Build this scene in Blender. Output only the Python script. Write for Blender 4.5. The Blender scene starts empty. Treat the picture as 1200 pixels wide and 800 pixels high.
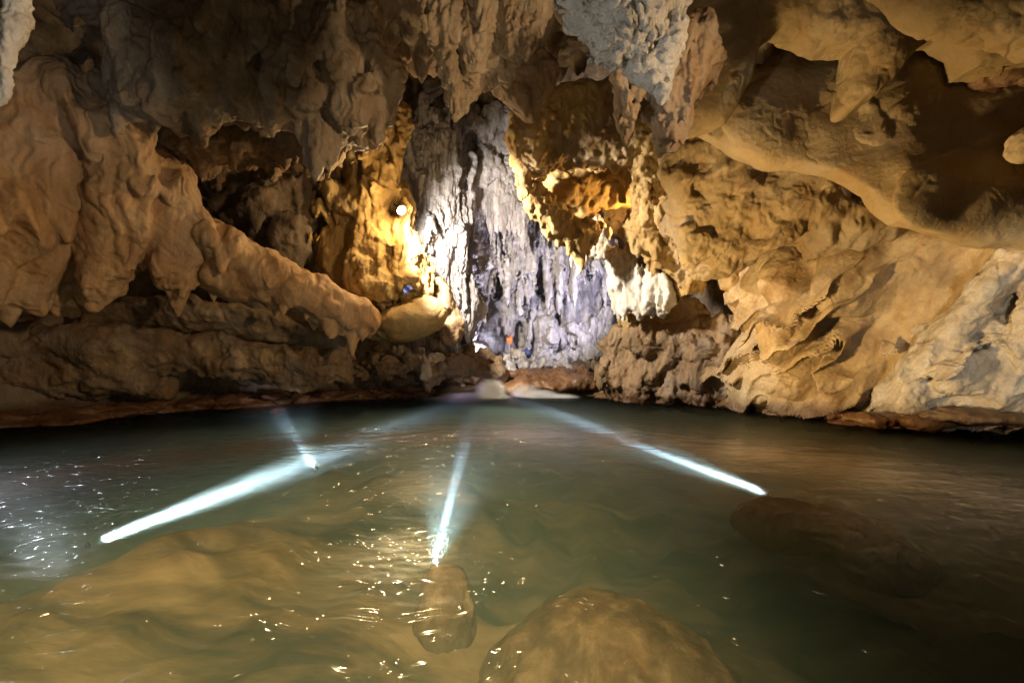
import bpy, math, random, time
import numpy as np
from concurrent.futures import ThreadPoolExecutor
T0 = time.time()
R = math.radians
scn = bpy.context.scene
COL = scn.collection
random.seed(7)
RNG = np.random.default_rng(11)
F = 533.33            # focal length in pixels of a 1200 px wide frame (16 mm on 36 mm)
CAMZ, HY = 1.5, 425.0

def W(px, py, Y):
    """photo pixel at depth Y metres -> point in the cave"""
    return np.array([(px - 600.0) / F * Y, Y, CAMZ - (py - HY) / F * Y])

# ------------------------------------------------------------------ noise tables (periodic)
def _grad_table(n=128, cells=16, seed=3):
    r = np.random.default_rng(seed)
    g = r.normal(size=(cells, cells, cells, 3)).astype(np.float32)
    g /= np.linalg.norm(g, axis=-1, keepdims=True)
    t = (np.arange(n) * cells / n).astype(np.float32)
    i0 = np.floor(t).astype(int); f = t - i0
    i1 = (i0 + 1) % cells; i0 %= cells
    s = f * f * f * (f * (f * 6 - 15) + 10)
    out = np.zeros((n, n, n), np.float32)
    for a in (0, 1):
        ia = (i0, i1)[a]; wa = (1 - s, s)[a][:, None, None]; fa = (f - a)[:, None, None]
        for b in (0, 1):
            ib = (i0, i1)[b]; wb = (1 - s, s)[b][None, :, None]; fb = (f - b)[None, :, None]
            for c in (0, 1):
                ic = (i0, i1)[c]; wc = (1 - s, s)[c][None, None, :]; fc = (f - c)[None, None, :]
                gg = g[ia][:, ib][:, :, ic]
                out += wa * wb * wc * (gg[..., 0] * fa + gg[..., 1] * fb + gg[..., 2] * fc)
    return out / out.std() * 0.5

def _worley_table(n=96, cells=12, seed=5):
    r = np.random.default_rng(seed)
    pts = r.random((cells, cells, cells, 3)).astype(np.float32)
    t = (np.arange(n) * cells / n).astype(np.float32)
    ic = np.floor(t).astype(int)
    best = np.full((n, n, n), 9.0, np.float32)
    for a in (-1, 0, 1):
        for b in (-1, 0, 1):
            for c in (-1, 0, 1):
                q = pts[(ic + a) % cells][:, (ic + b) % cells][:, :, (ic + c) % cells]
                dx = q[..., 0] + (ic + a)[:, None, None] - t[:, None, None]
                dy = q[..., 1] + (ic + b)[None, :, None] - t[None, :, None]
                dz = q[..., 2] + (ic + c)[None, None, :] - t[None, None, :]
                best = np.minimum(best, dx * dx + dy * dy + dz * dz)
    return np.sqrt(best)

GT = _grad_table(); WT = _worley_table()

def _look(tab, p, spc):
    n = tab.shape[0]; flat = tab.ravel()
    q = p.astype(np.float32) * np.float32(spc)
    i = np.floor(q); f = q - i
    i = i.astype(np.int64) % n; j = (i + 1) % n
    x0, y0, z0 = i[:, 0] * n * n, i[:, 1] * n, i[:, 2]
    x1, y1, z1 = j[:, 0] * n * n, j[:, 1] * n, j[:, 2]
    fx, fy, fz = f[:, 0], f[:, 1], f[:, 2]
    gx, gy, gz = 1 - fx, 1 - fy, 1 - fz
    return ((flat[x0 + y0 + z0] * gz + flat[x0 + y0 + z1] * fz) * gy + (flat[x0 + y1 + z0] * gz + flat[x0 + y1 + z1] * fz) * fy) * gx + \
           ((flat[x1 + y0 + z0] * gz + flat[x1 + y0 + z1] * fz) * gy + (flat[x1 + y1 + z0] * gz + flat[x1 + y1 + z1] * fz) * fy) * fx

def gn(p): return _look(GT, p, 8.0)
def wn(p): return _look(WT, p, 8.0)
_ca, _sa = math.cos(0.7), math.sin(0.7)
def _rot(p):
    return np.stack([p[:, 0] * _ca - p[:, 1] * _sa, (p[:, 0] * _sa + p[:, 1] * _ca) * _ca - p[:, 2] * _sa,
                     (p[:, 0] * _sa + p[:, 1] * _ca) * _sa + p[:, 2] * _ca], 1)
def fbm(p, octs=3, gain=0.5, lac=2.03):
    a, s = 1.0, np.zeros(len(p), np.float32)
    for _ in range(octs):
        s += a * gn(p); p = _rot(p) * lac + 3.7; a *= gain
    return s
def ridge(p, octs=3, gain=0.5):
    a, s = 1.0, np.zeros(len(p), np.float32)
    for _ in range(octs):
        s += a * (1 - 2 * np.abs(gn(p))); p = _rot(p) * 2.1 + 1.3; a *= gain
    return s

# ------------------------------------------------------------------ solid primitives (signed distance)
def smin(a, b, k):
    if k <= 1e-4: return np.minimum(a, b)
    h = np.clip(0.5 + 0.5 * (b - a) / k, 0, 1)
    return b * (1 - h) + a * h - k * h * (1 - h)

class Prim:
    def __init__(s, fn, lo, hi, op=1, k=None): s.fn, s.lo, s.hi, s.op, s.k = fn, np.array(lo), np.array(hi), op, k

def ELW(c, r, rot=None, op=1, k=None):
    c = np.array(c, float); r = np.array(r, float)
    M = None
    if rot is not None:
        from mathutils import Euler
        M = np.array(Euler(rot).to_matrix())
    def fn(p):
        q = p - c
        if M is not None: q = q @ M
        a = np.sqrt(((q / r) ** 2).sum(1)); b = np.sqrt(((q / (r * r)) ** 2).sum(1)) + 1e-6
        return a * (a - 1) / b
    m = r.max() if M is not None else r
    return Prim(fn, c - m, c + m, op, k)

def EL(px, py, Y, rx, rz, ry, roll=0.0, op=1, k=None):
    """ellipsoid: centre at a pixel and depth, half sizes rx, rz in pixels there, ry metres deep"""
    return ELW(W(px, py, Y), (rx * Y / F, ry, rz * Y / F), (0, R(roll), 0) if roll else None, op, k)

def CHW(pts, op=1, k=None, flat=1.0):
    """chain of round cones through (x, y, z, r)"""
    P = np.array(pts, float)
    def fn(p):
        d = None
        for i in range(len(P) - 1):
            a, b = P[i, :3], P[i + 1, :3]
            ab = b - a; h = np.clip(((p - a) @ ab) / (ab @ ab), 0, 1)
            rr = P[i, 3] * (1 - h) + P[i + 1, 3] * h
            q = p - a - h[:, None] * ab
            if flat != 1.0: q = q * np.array([1, 1 / flat, 1])
            e = np.sqrt((q * q).sum(1)) - rr
            d = e if d is None else np.minimum(d, e)
        return d
    m = P[:, 3:4] * max(1, flat)
    return Prim(fn, (P[:, :3] - m).min(0), (P[:, :3] + m).max(0), op, k)

def CH(pts, op=1, k=None, flat=1.0):
    return CHW([(*W(px, py, Y), r * Y / F) for px, py, Y, r in pts], op, k, flat)

def PO(pts, t=0.8, r=None, dome=0.0, w=1.0, op=1, k=None):
    """rounded slab: an outline whose corners have their own depths, given real thickness 2t about its best plane"""
    V = np.array([W(*q) for q in pts])
    A = np.c_[np.ones(len(V)), V[:, 0], V[:, 2]]
    co, *_ = np.linalg.lstsq(A, V[:, 1], rcond=None)
    # keep the slope moderate so that the slab is well behaved
    co[1:] = np.clip(co[1:], -1.4, 1.4); co[0] = (V[:, 1] - A[:, 1:] @ co[1:]).mean()
    nrm = math.sqrt(1 + co[1] ** 2 + co[2] ** 2)
    X, Z = V[:, 0], V[:, 2]
    r = t if r is None else r
    def fn(p):
        x, z = p[:, 0], p[:, 2]
        dd = np.full(len(p), 1e9, p.dtype); s = np.ones(len(p), p.dtype)
        n = len(X); j = n - 1
        for i in range(n):
            ex, ez = X[j] - X[i], Z[j] - Z[i]
            wx, wz = x - X[i], z - Z[i]
            h = np.clip((wx * ex + wz * ez) / (ex * ex + ez * ez + 1e-9), 0, 1)
            bx, bz = wx - ex * h, wz - ez * h
            dd = np.minimum(dd, bx * bx + bz * bz)
            c1 = z >= Z[i]; c2 = z < Z[j]; c3 = ex * wz > ez * wx
            s = np.where((c1 & c2 & c3) | (~c1 & ~c2 & ~c3), -s, s)
            j = i
        d2 = s * np.sqrt(dd)
        dy = np.abs(p[:, 1] - (co[0] + co[1] * x + co[2] * z)) / nrm
        tt = t + dome * (1 - np.exp(np.minimum(d2, 0) / w))
        a, b = d2 + r, dy - tt + r
        return np.sqrt(np.maximum(a, 0) ** 2 + np.maximum(b, 0) ** 2) - r + np.minimum(np.maximum(a, b), 0)
    yy = A @ co; e = (t + dome) * nrm + 0.1
    return Prim(fn, [X.min(), yy.min() - e, Z.min()], [X.max(), yy.max() + e, Z.max()], op, k)

# ------------------------------------------------------------------ drip field: cones that pull every underside down
def drip_field(lo, hi, n_per_m2, rad, length, seed):
    r = np.random.default_rng(seed)
    h = max(0.02, min(0.05, rad[0] / 2.2))
    nx, ny = int((hi[0] - lo[0]) / h) + 2, int((hi[1] - lo[1]) / h) + 2
    g = np.zeros((nx, ny), np.float32)
    n = int(n_per_m2 * (hi[0] - lo[0]) * (hi[1] - lo[1]))
    for _ in range(n):
        cx, cy = r.random() * nx * h, r.random() * ny * h
        u = r.random() ** 1.6
        rr = rad[0] + (rad[1] - rad[0]) * u; ll = (length[0] + (length[1] - length[0]) * u * r.uniform(.5, 1.2))
        i0, i1 = max(0, int((cx - rr) / h)), min(nx, int((cx + rr) / h) + 2)
        j0, j1 = max(0, int((cy - rr) / h)), min(ny, int((cy + rr) / h) + 2)
        if i1 <= i0 or j1 <= j0: continue
        X = (np.arange(i0, i1) * h - cx)[:, None]; Y = (np.arange(j0, j1) * h - cy)[None, :]
        c = np.maximum(0, 1 - np.sqrt(X * X + Y * Y) / rr) ** 0.8 * ll
        g[i0:i1, j0:j1] = np.maximum(g[i0:i1, j0:j1], c)
    def look(x, y):
        u = np.clip((x - lo[0]) / h, 0, nx - 1.01); v = np.clip((y - lo[1]) / h, 0, ny - 1.01)
        i, j = u.astype(int), v.astype(int); fu, fv = u - i, v - j
        return (g[i, j] * (1 - fu) + g[i + 1, j] * fu) * (1 - fv) + (g[i, j + 1] * (1 - fu) + g[i + 1, j + 1] * fu) * fv
    return look

# ------------------------------------------------------------------ surface nets
def nets(f, lo, h):
    s = f < 0
    nx, ny, nz = f.shape
    m = np.zeros((nx - 1, ny - 1, nz - 1), np.int8)
    C = [(a, b, c) for a in (0, 1) for b in (0, 1) for c in (0, 1)]
    for a, b, c in C: m += s[a:nx - 1 + a, b:ny - 1 + b, c:nz - 1 + c]
    act = np.argwhere((m > 0) & (m < 8))
    if len(act) == 0: return np.zeros((0, 3)), np.zeros((0, 4), int)
    vals = np.stack([f[act[:, 0] + a, act[:, 1] + b, act[:, 2] + c] for a, b, c in C], 1)
    acc = np.zeros((len(act), 3)); cnt = np.zeros(len(act))
    for i, A in enumerate(C):
        for j, B in enumerate(C):
            if j <= i or sum(abs(x - y) for x, y in zip(A, B)) != 1: continue
            va, vb = vals[:, i], vals[:, j]
            ok = (va < 0) != (vb < 0)
            tt = np.where(ok, va / np.where(ok, va - vb, 1), 0)
            A_, B_ = np.array(A, float), np.array(B, float)
            acc += np.where(ok[:, None], A_ + tt[:, None] * (B_ - A_), 0); cnt += ok
    V = (act + acc / cnt[:, None]) * h + lo
    idx = np.full(m.shape, -1, np.int32); idx[act[:, 0], act[:, 1], act[:, 2]] = np.arange(len(act))
    Q = []
    for ax in range(3):
        sl0 = [slice(None)] * 3; sl1 = [slice(None)] * 3
        sl0[ax] = slice(0, -1); sl1[ax] = slice(1, None)
        e = np.argwhere(s[tuple(sl0)] != s[tuple(sl1)])
        o1, o2 = [(1, 2), (2, 0), (0, 1)][ax]
        lim = np.array(m.shape)
        ok = (e[:, o1] > 0) & (e[:, o2] > 0) & (e[:, o1] < lim[o1]) & (e[:, o2] < lim[o2]) & (e[:, ax] < lim[ax])
        e = e[ok]
        def cell(d1, d2):
            q = e.copy(); q[:, o1] -= d1; q[:, o2] -= d2
            return idx[q[:, 0], q[:, 1], q[:, 2]]
        q = np.stack([cell(1, 1), cell(0, 1), cell(0, 0), cell(1, 0)], 1)
        flip = ~s[e[:, 0], e[:, 1], e[:, 2]]
        q[flip] = q[flip][:, ::-1]
        Q.append(q[(q >= 0).all(1)])
    return V, np.concatenate(Q)

def vnormals(V, Q):
    n = np.cross(V[Q[:, 2]] - V[Q[:, 0]], V[Q[:, 3]] - V[Q[:, 1]])
    N = np.zeros_like(V)
    for c in range(4):
        for ax in range(3): N[:, ax] += np.bincount(Q[:, c], n[:, ax], len(V))
    return N / (np.linalg.norm(N, axis=1, keepdims=True) + 1e-9)

def solid_field(prims, k):
    def fn(p):
        d = None
        for q in prims:
            if q.op < 0: continue
            e = q.fn(p)
            d = e if d is None else smin(d, e, k if q.k is None else q.k)
        for q in prims:
            if q.op > 0: continue
            kk = k if q.k is None else q.k
            d = -smin(-d, q.fn(p), kk)
        return d
    return fn

def sculpt(prims, vox, k=0.25, big=(0.12, 0.9), flute=None, drip=None, bill=None, pits=None, fine=(0.02, 5.0, 3), lumps=None,
           seed=0, field=None, box=None, margin=None, ribs=None):
    """solid from primitives + coarse noise in the field + fine noise on the vertices -> (verts, quads)"""
    fld = field or solid_field(prims, k)
    if box: lo, hi = map(np.array, box)
    else:
        pos = [q for q in prims if q.op > 0]
        lo = np.min([q.lo for q in pos], 0); hi = np.max([q.hi for q in pos], 0)
        pad = 0.15 + big[0] * 1.5 + (abs(flute[0]) if flute else 0) * 1.2 + k * 0.25 + (lumps[0] if lumps else 0)
        lo = lo - pad; hi = hi + pad
        if drip: lo[2] -= drip[2][1]
    off = np.array([seed * 3.17, seed * 1.71, seed * 2.39])
    dl = drip_field(lo, hi, drip[0], drip[1], drip[2], seed + 5) if drip else None
    B = 8
    n = np.maximum(2, np.ceil((hi - lo) / vox).astype(int)); n = ((n + B - 1) // B) * B
    # which blocks can hold the surface
    bc = np.stack(np.meshgrid(*[np.arange(0, m, B) + (B - 1) / 2 for m in n], indexing='ij'), -1).reshape(-1, 3)
    pc = bc * vox + lo
    dc = fld(pc)
    mg = margin if margin is not None else big[0] * 1.6 + (abs(flute[0]) * 1.6 if flute else 0) + (ribs[0] * 1.3 if ribs else 0) + (lumps[0] if lumps else 0) + (bill[0] if bill else 0) + (pits[0] if pits else 0) + 0.05
    dmin = dc.copy()
    if drip:
        for s_ in (0.33, 0.66, 1.0):
            dmin = np.minimum(dmin, fld(pc + np.array([0, 0, drip[2][1] * s_])))
    rad = B * vox * 0.87
    hot = (dmin < (rad + mg) * 1.25) & (dc > -(rad + mg) * 1.25)
    nb = n // B
    f = np.repeat(np.repeat(np.repeat(np.where(dc < 0, -1, 1).astype(np.float32).reshape(nb), B, 0), B, 1), B, 2)
    hb = np.argwhere(hot.reshape(nb)) * B
    loc = np.stack(np.meshgrid(*[np.arange(B)] * 3, indexing='ij'), -1).reshape(-1, 3)
    CH_ = max(1, 160000 // 512)
    for a in range(0, len(hb), CH_):
        ii = (hb[a:a + CH_, None, :] + loc[None]).reshape(-1, 3)
        p = (ii * vox + lo).astype(np.float32)
        q = p
        if dl is not None:
            q = p.copy(); q[:, 2] += dl(p[:, 0], p[:, 1])
        po = q + off.astype(np.float32)
        d = fld(q)
        if big[0]: d = d + big[0] * fbm(po * big[1], 3)
        if lumps: d = d + lumps[0] * (wn(po * lumps[1]) - 0.5) * 1.6
        if flute:
            amp, fx, fz, sk = flute
            c, s = math.cos(R(sk)), math.sin(R(sk))
            u = po[:, 0] * c + po[:, 2] * s; v = -po[:, 0] * s + po[:, 2] * c
            pp = np.stack([u * fx, po[:, 1] * fx, v * fz], 1)
            wob = gn(po * 0.8 + 9)[:, None] * 0.5
            d = d + amp * (0.65 * ridge(pp + wob, 1) + 0.5 * gn(pp * 2.3 + wob))
        if ribs:    # thin raised branching ribs, slanted
            amp, fx, fz, sk, z0, z1, shp = ribs
            c, s = math.cos(R(sk)), math.sin(R(sk))
            u = po[:, 0] * c + po[:, 2] * s; v = -po[:, 0] * s + po[:, 2] * c
            wob = 0.22 * fbm(po * 1.1 + 3, 2)
            g_ = gn(np.stack([u * fx + wob, po[:, 1] * fx * 0.5, v * fz], 1))
            d = d - amp * np.clip(1 - np.abs(g_) * shp, 0, 1) * np.clip((z1 - p[:, 2]) / (z1 - z0), 0, 1) * np.clip(0.75 + gn(po * 0.9 + 5), 0.2, 1.2)
        if bill: d = d - bill[0] * np.abs(gn(po * bill[1])) * 2
        if pits:
            mask = np.clip(gn(po * 0.5 + 4) * 1.6 + 0.3 + pits[2], 0, 1)
            d = d + pits[0] * mask * np.clip(0.62 - wn(po * np.array([pits[1], pits[1], pits[1] * (pits[3] if len(pits) > 3 else 1)], np.float32)), 0, 1) * 2
        f[ii[:, 0], ii[:, 1], ii[:, 2]] = d
    V, Q = nets(f, lo, vox)
    if len(V) and fine:
        N = vnormals(V, Q); po = V + off
        pf = po * np.array([1, 1, 0.55])
        rough_ = np.clip(0.55 + 0.9 * gn(po * 0.55 + 7), 0.12, 1.25)      # smooth places and rough places
        w = fine[0] * fbm(po * fine[1], fine[2], 0.55) * (0.35 + 0.65 * rough_)
        w = w + fine[0] * 1.2 * rough_ * (np.abs(gn(pf * fine[1] * 0.55 + 0.5 * fbm(po * fine[1] * 0.4 + 5, 2)[:, None])) * 2 - 0.8)
        crack = np.clip(1 - np.abs(gn(pf * fine[1] * 0.3 + 0.25 * fbm(po * fine[1] * 0.5 + 2, 2)[:, None] + 11)) * 9, 0, 1)
        w = w - fine[0] * 1.8 * crack * np.clip(gn(po * 0.7 + 3) * 2 + 0.4, 0, 1)
        if flute:
            amp, fx, fz, sk = flute
            c, s = math.cos(R(sk)), math.sin(R(sk))
            u = po[:, 0] * c + po[:, 2] * s; v = -po[:, 0] * s + po[:, 2] * c
            pp = np.stack([u * fx * 4, po[:, 1] * fx * 4, v * fz * 4], 1)
            w = w + amp * 0.16 * ridge(pp + 0.6 * gn(po * 2)[:, None], 2)
        V = V + N * w[:, None]
    return V, Q

# ------------------------------------------------------------------ objects
def tag(o, label=None, cat=None, group=None, kind=None):
    for k_, v in (('label', label), ('category', cat), ('group', group), ('kind', kind)):
        if v: o[k_] = v
    return o

def link_mesh(name, V, Q, mat, parent=None, origin=None, smooth=True):
    V = np.asarray(V, np.float32); Q = np.asarray(Q, np.int32)
    if origin is None:
        origin = np.array([V[:, 0].mean(), V[:, 1].mean(), V[:, 2].min()])
    me = bpy.data.meshes.new(name)
    me.vertices.add(len(V)); me.vertices.foreach_set('co', (V - origin.astype(np.float32)).ravel())
    me.loops.add(Q.size); me.loops.foreach_set('vertex_index', Q.ravel())
    me.polygons.add(len(Q)); me.polygons.foreach_set('loop_start', np.arange(0, Q.size, Q.shape[1], dtype=np.int32))
    me.polygons.foreach_set('loop_total', np.full(len(Q), Q.shape[1], np.int32))
    if smooth: me.polygons.foreach_set('use_smooth', np.ones(len(Q), bool))
    me.update(); me.validate()
    if mat: me.materials.append(mat)
    o = bpy.data.objects.new(name, me); COL.objects.link(o)
    o.location = origin
    if parent:
        o.parent = parent; o.location = origin - np.array(parent.location)
    return o

def thing(name, loc, label, cat, group=None):
    o = bpy.data.objects.new(name, None); COL.objects.link(o)
    o.location = loc; o.empty_display_size = 0.2
    return tag(o, label, cat, group)

# ------------------------------------------------------------------ materials
MATS = {}
def nodes(name):
    m = bpy.data.materials.new(name); m.use_nodes = True
    nt = m.node_tree; nt.nodes.clear()
    return m, nt, nt.nodes, nt.links

def rock(name, cols, rough=(0.5, 0.85), bump=0.5, bscale=1.0, streak=0.35, skew=0.0, scale=1.0, speck=0.25, stain=(0.03, 0.02, 0.012), stain_amt=0.35, spec=0.4, wetline=True, rust=0.35, greyf=0.4):
    """limestone: patches of three colours, vertical seep streaks, dark stains, grain; a darker wet band by the water"""
    m, nt, N, L = nodes(name)
    out = N.new('ShaderNodeOutputMaterial'); bs = N.new('ShaderNodeBsdfPrincipled')
    L.new(bs.outputs[0], out.inputs[0])
    geo = N.new('ShaderNodeNewGeometry')
    def noise(sc, det=4, ro=0.6, vec=None, dist=0.0):
        n = N.new('ShaderNodeTexNoise'); n.inputs['Scale'].default_value = sc; n.inputs['Detail'].default_value = det
        n.inputs['Roughness'].default_value = ro; n.inputs['Distortion'].default_value = dist
        L.new(vec or geo.outputs['Position'], n.inputs['Vector']); return n.outputs['Fac']
    def ramp(fac, stops):
        r = N.new('ShaderNodeValToRGB'); e = r.color_ramp.elements
        while len(e) < len(stops): e.new(0.5)
        for q, (p, c) in zip(e, stops): q.position = p; q.color = (*c, 1) if len(c) == 3 else c
        L.new(fac, r.inputs[0]); return r.outputs[0]
    def mix(fac, a, b, mode='MIX'):
        x = N.new('ShaderNodeMix'); x.data_type = 'RGBA'; x.blend_type = mode
        if hasattr(fac, 'links'): L.new(fac, x.inputs[0])
        else: x.inputs[0].default_value = fac
        for v, i in ((a, 6), (b, 7)):
            if hasattr(v, 'links'): L.new(v, x.inputs[i])
            else: x.inputs[i].default_value = (*v, 1)
        return x.outputs[2]
    def rmap(v, a, b, c, d):
        r = N.new('ShaderNodeMapRange'); L.new(v, r.inputs[0])
        for i, q in enumerate((a, b, c, d)): r.inputs[i + 1].default_value = q
        return r.outputs[0]
    def math_(op, a, b):
        x = N.new('ShaderNodeMath'); x.operation = op
        for i, v in enumerate((a, b)):
            if hasattr(v, 'links'): L.new(v, x.inputs[i])
            else: x.inputs[i].default_value = v
        return x.outputs[0]
    g = lambda v: (v, v, v)
    base = ramp(noise(0.55 * scale, 6, 0.62, dist=0.6), [(0.32, cols[0]), (0.5, cols[1]), (0.68, cols[2])])
    mp = N.new('ShaderNodeMapping'); mp.vector_type = 'TEXTURE'; mp.inputs['Rotation'].default_value = (0, R(skew), 0)
    mp.inputs['Scale'].default_value = (1 / 3.2, 1 / 3.2, 1 / 0.28)
    L.new(geo.outputs['Position'], mp.inputs['Vector'])
    st = noise(1.0 * scale, 5, 0.65, mp.outputs[0], 0.4)
    dark = tuple(c * 0.45 for c in cols[1]); pale = tuple(min(0.8, c * 1.5 + 0.03) for c in cols[2])
    c1 = mix(math_('MULTIPLY', rmap(st, 0.5, 0.68, 0, 1), streak), base, pale)
    c1 = mix(math_('MULTIPLY', rmap(st, 0.48, 0.33, 0, 1), streak * 1.3), c1, dark)
    stn = noise(1.1 * scale, 9, 0.74, dist=1.2)
    c1 = mix(math_('MULTIPLY', rmap(stn, 0.56, 0.68, 0, 1), stain_amt), c1, stain)
    gr = noise(22 * scale, 5, 0.7)
    rst = noise(0.8 * scale, 7, 0.7, mp.outputs[0], 1.0)
    c1 = mix(math_('MULTIPLY', rmap(rst, 0.52, 0.66, 0, 1), rust), c1, (0.30, 0.14, 0.045))
    gry = noise(0.35 * scale, 7, 0.65, dist=1.0)
    c1 = mix(math_('MULTIPLY', rmap(gry, 0.5, 0.66, 0, 1), greyf), c1, (0.33, 0.31, 0.28))
    c1 = mix(speck, c1, ramp(gr, [(0.3, g(0.35)), (0.55, g(0.9)), (0.75, g(1.25))]), 'MULTIPLY')
    if wetline:
        sep = N.new('ShaderNodeSeparateXYZ'); L.new(geo.outputs['Position'], sep.inputs[0])
        hz = math_('ADD', sep.outputs[2], rmap(noise(0.9, 4), 0.3, 0.7, -0.18, 0.18))
        wet = rmap(hz, 0.25, 0.55, 1, 0)
        c1 = mix(math_('MULTIPLY', wet, 0.75), c1, (0.07, 0.03, 0.014))
    L.new(c1, bs.inputs['Base Color'])
    rr = rmap(noise(3.5 * scale, 5, 0.6), 0.3, 0.7, rough[0], rough[1])
    if wetline: rr = math_('SUBTRACT', rr, math_('MULTIPLY', wet, 0.3))
    L.new(rr, bs.inputs['Roughness'])
    bs.inputs['Specular IOR Level'].default_value = spec
    hgt = math_('ADD', math_('MULTIPLY', noise(4.0 * bscale, 8, 0.68, dist=0.3), 1.0), math_('MULTIPLY', noise(19 * bscale, 7, 0.75), 0.45))
    mp2 = N.new('ShaderNodeMapping'); mp2.vector_type = 'TEXTURE'; mp2.inputs['Rotation'].default_value = (0, R(skew), 0); mp2.inputs['Scale'].default_value = (1 / 7, 1 / 7, 1 / 1.1)
    L.new(geo.outputs['Position'], mp2.inputs['Vector'])
    hgt = math_('ADD', hgt, math_('MULTIPLY', noise(1.0 * bscale, 4, 0.6, mp2.outputs[0], 0.5), 0.8 * (streak + 0.2)))
    vo = N.new('ShaderNodeTexVoronoi'); vo.inputs['Scale'].default_value = 9 * bscale
    L.new(geo.outputs['Position'], vo.inputs['Vector'])
    hgt = math_('ADD', hgt, math_('MULTIPLY', vo.outputs['Distance'], 0.18))
    bp = N.new('ShaderNodeBump'); bp.inputs['Strength'].default_value = min(1, bump * 1.3); bp.inputs['Distance'].default_value = 0.085
    L.new(hgt, bp.inputs['Height']); L.new(bp.outputs[0], bs.inputs['Normal'])
    MATS[name] = m
    return m

tan = rock('tan_limestone', [(0.20, 0.135, 0.075), (0.32, 0.235, 0.145), (0.40, 0.32, 0.22)], bump=0.55)
orange = rock('orange_flowstone', [(0.38, 0.205, 0.085), (0.48, 0.29, 0.14), (0.50, 0.35, 0.20)], bump=0.24, streak=0.35, stain_amt=0.35, rust=0.5, greyf=0.25)
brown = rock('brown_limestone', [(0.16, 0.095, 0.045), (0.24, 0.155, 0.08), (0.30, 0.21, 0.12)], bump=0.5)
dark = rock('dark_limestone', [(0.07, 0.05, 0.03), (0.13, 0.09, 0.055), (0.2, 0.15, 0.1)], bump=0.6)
gold = rock('golden_limestone', [(0.28, 0.165, 0.05), (0.38, 0.24, 0.08), (0.45, 0.33, 0.15)], bump=0.45, streak=0.25, stain_amt=0.3)
cream = rock('cream_flowstone', [(0.30, 0.195, 0.085), (0.42, 0.30, 0.15), (0.52, 0.41, 0.25)], bump=0.4, streak=0.25, stain_amt=0.35, greyf=0.2, skew=38)
smooth = rock('smooth_scalloped_limestone', [(0.22, 0.145, 0.06), (0.30, 0.21, 0.095), (0.38, 0.29, 0.16)], bump=0.42, streak=0.08, stain_amt=0.3, speck=0.15, scale=0.8, rust=0.35, greyf=0.3)
grey = rock('rough_grey_limestone', [(0.22, 0.20, 0.165), (0.38, 0.35, 0.30), (0.50, 0.47, 0.42)], bump=1.0, bscale=3.0, streak=0.1, stain_amt=0.4, scale=1.8, rust=0, greyf=0.3)
pale = rock('pale_grey_flowstone', [(0.36, 0.29, 0.20), (0.50, 0.42, 0.31), (0.62, 0.55, 0.45)], bump=0.45, streak=0.35, skew=38, stain_amt=0.4, rust=0.12, greyf=0.3)
white = rock('white_flowstone', [(0.46, 0.40, 0.32), (0.60, 0.54, 0.45), (0.70, 0.66, 0.58)], bump=0.4, streak=0.4, stain_amt=0.25, rust=0.15, greyf=0.15)
lilac = rock('lilac_grey_limestone', [(0.30, 0.27, 0.27), (0.46, 0.43, 0.45), (0.60, 0.57, 0.58)], bump=0.7, streak=0.6, stain=(0.05, 0.04, 0.035), stain_amt=0.6, rust=0.12, greyf=0.2)
wetbrown = rock('wet_brown_rock', [(0.09, 0.04, 0.018), (0.16, 0.075, 0.03), (0.22, 0.13, 0.065)], rough=(0.18, 0.5), bump=0.4, streak=0.1, wetline=False, spec=0.5, rust=0.6, greyf=0.1)
bedrock = rock('brown_underwater_rock', [(0.11, 0.07, 0.028), (0.21, 0.14, 0.06), (0.32, 0.23, 0.115)], bump=0.4, speck=0.1, streak=0.7, wetline=False, scale=1.6, stain_amt=0.45, greyf=0.1)

# ------------------------------------------------------------------ the cave, formation by formation
JOBS = []   # (root name, label, category, [(part name, sculpt kwargs, material)], group)
def form(name, label, cat, parts, group=None): JOBS.append((name, label, cat, parts, group))
def vx(Y): return max(0.016, Y * 0.0032)

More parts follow.
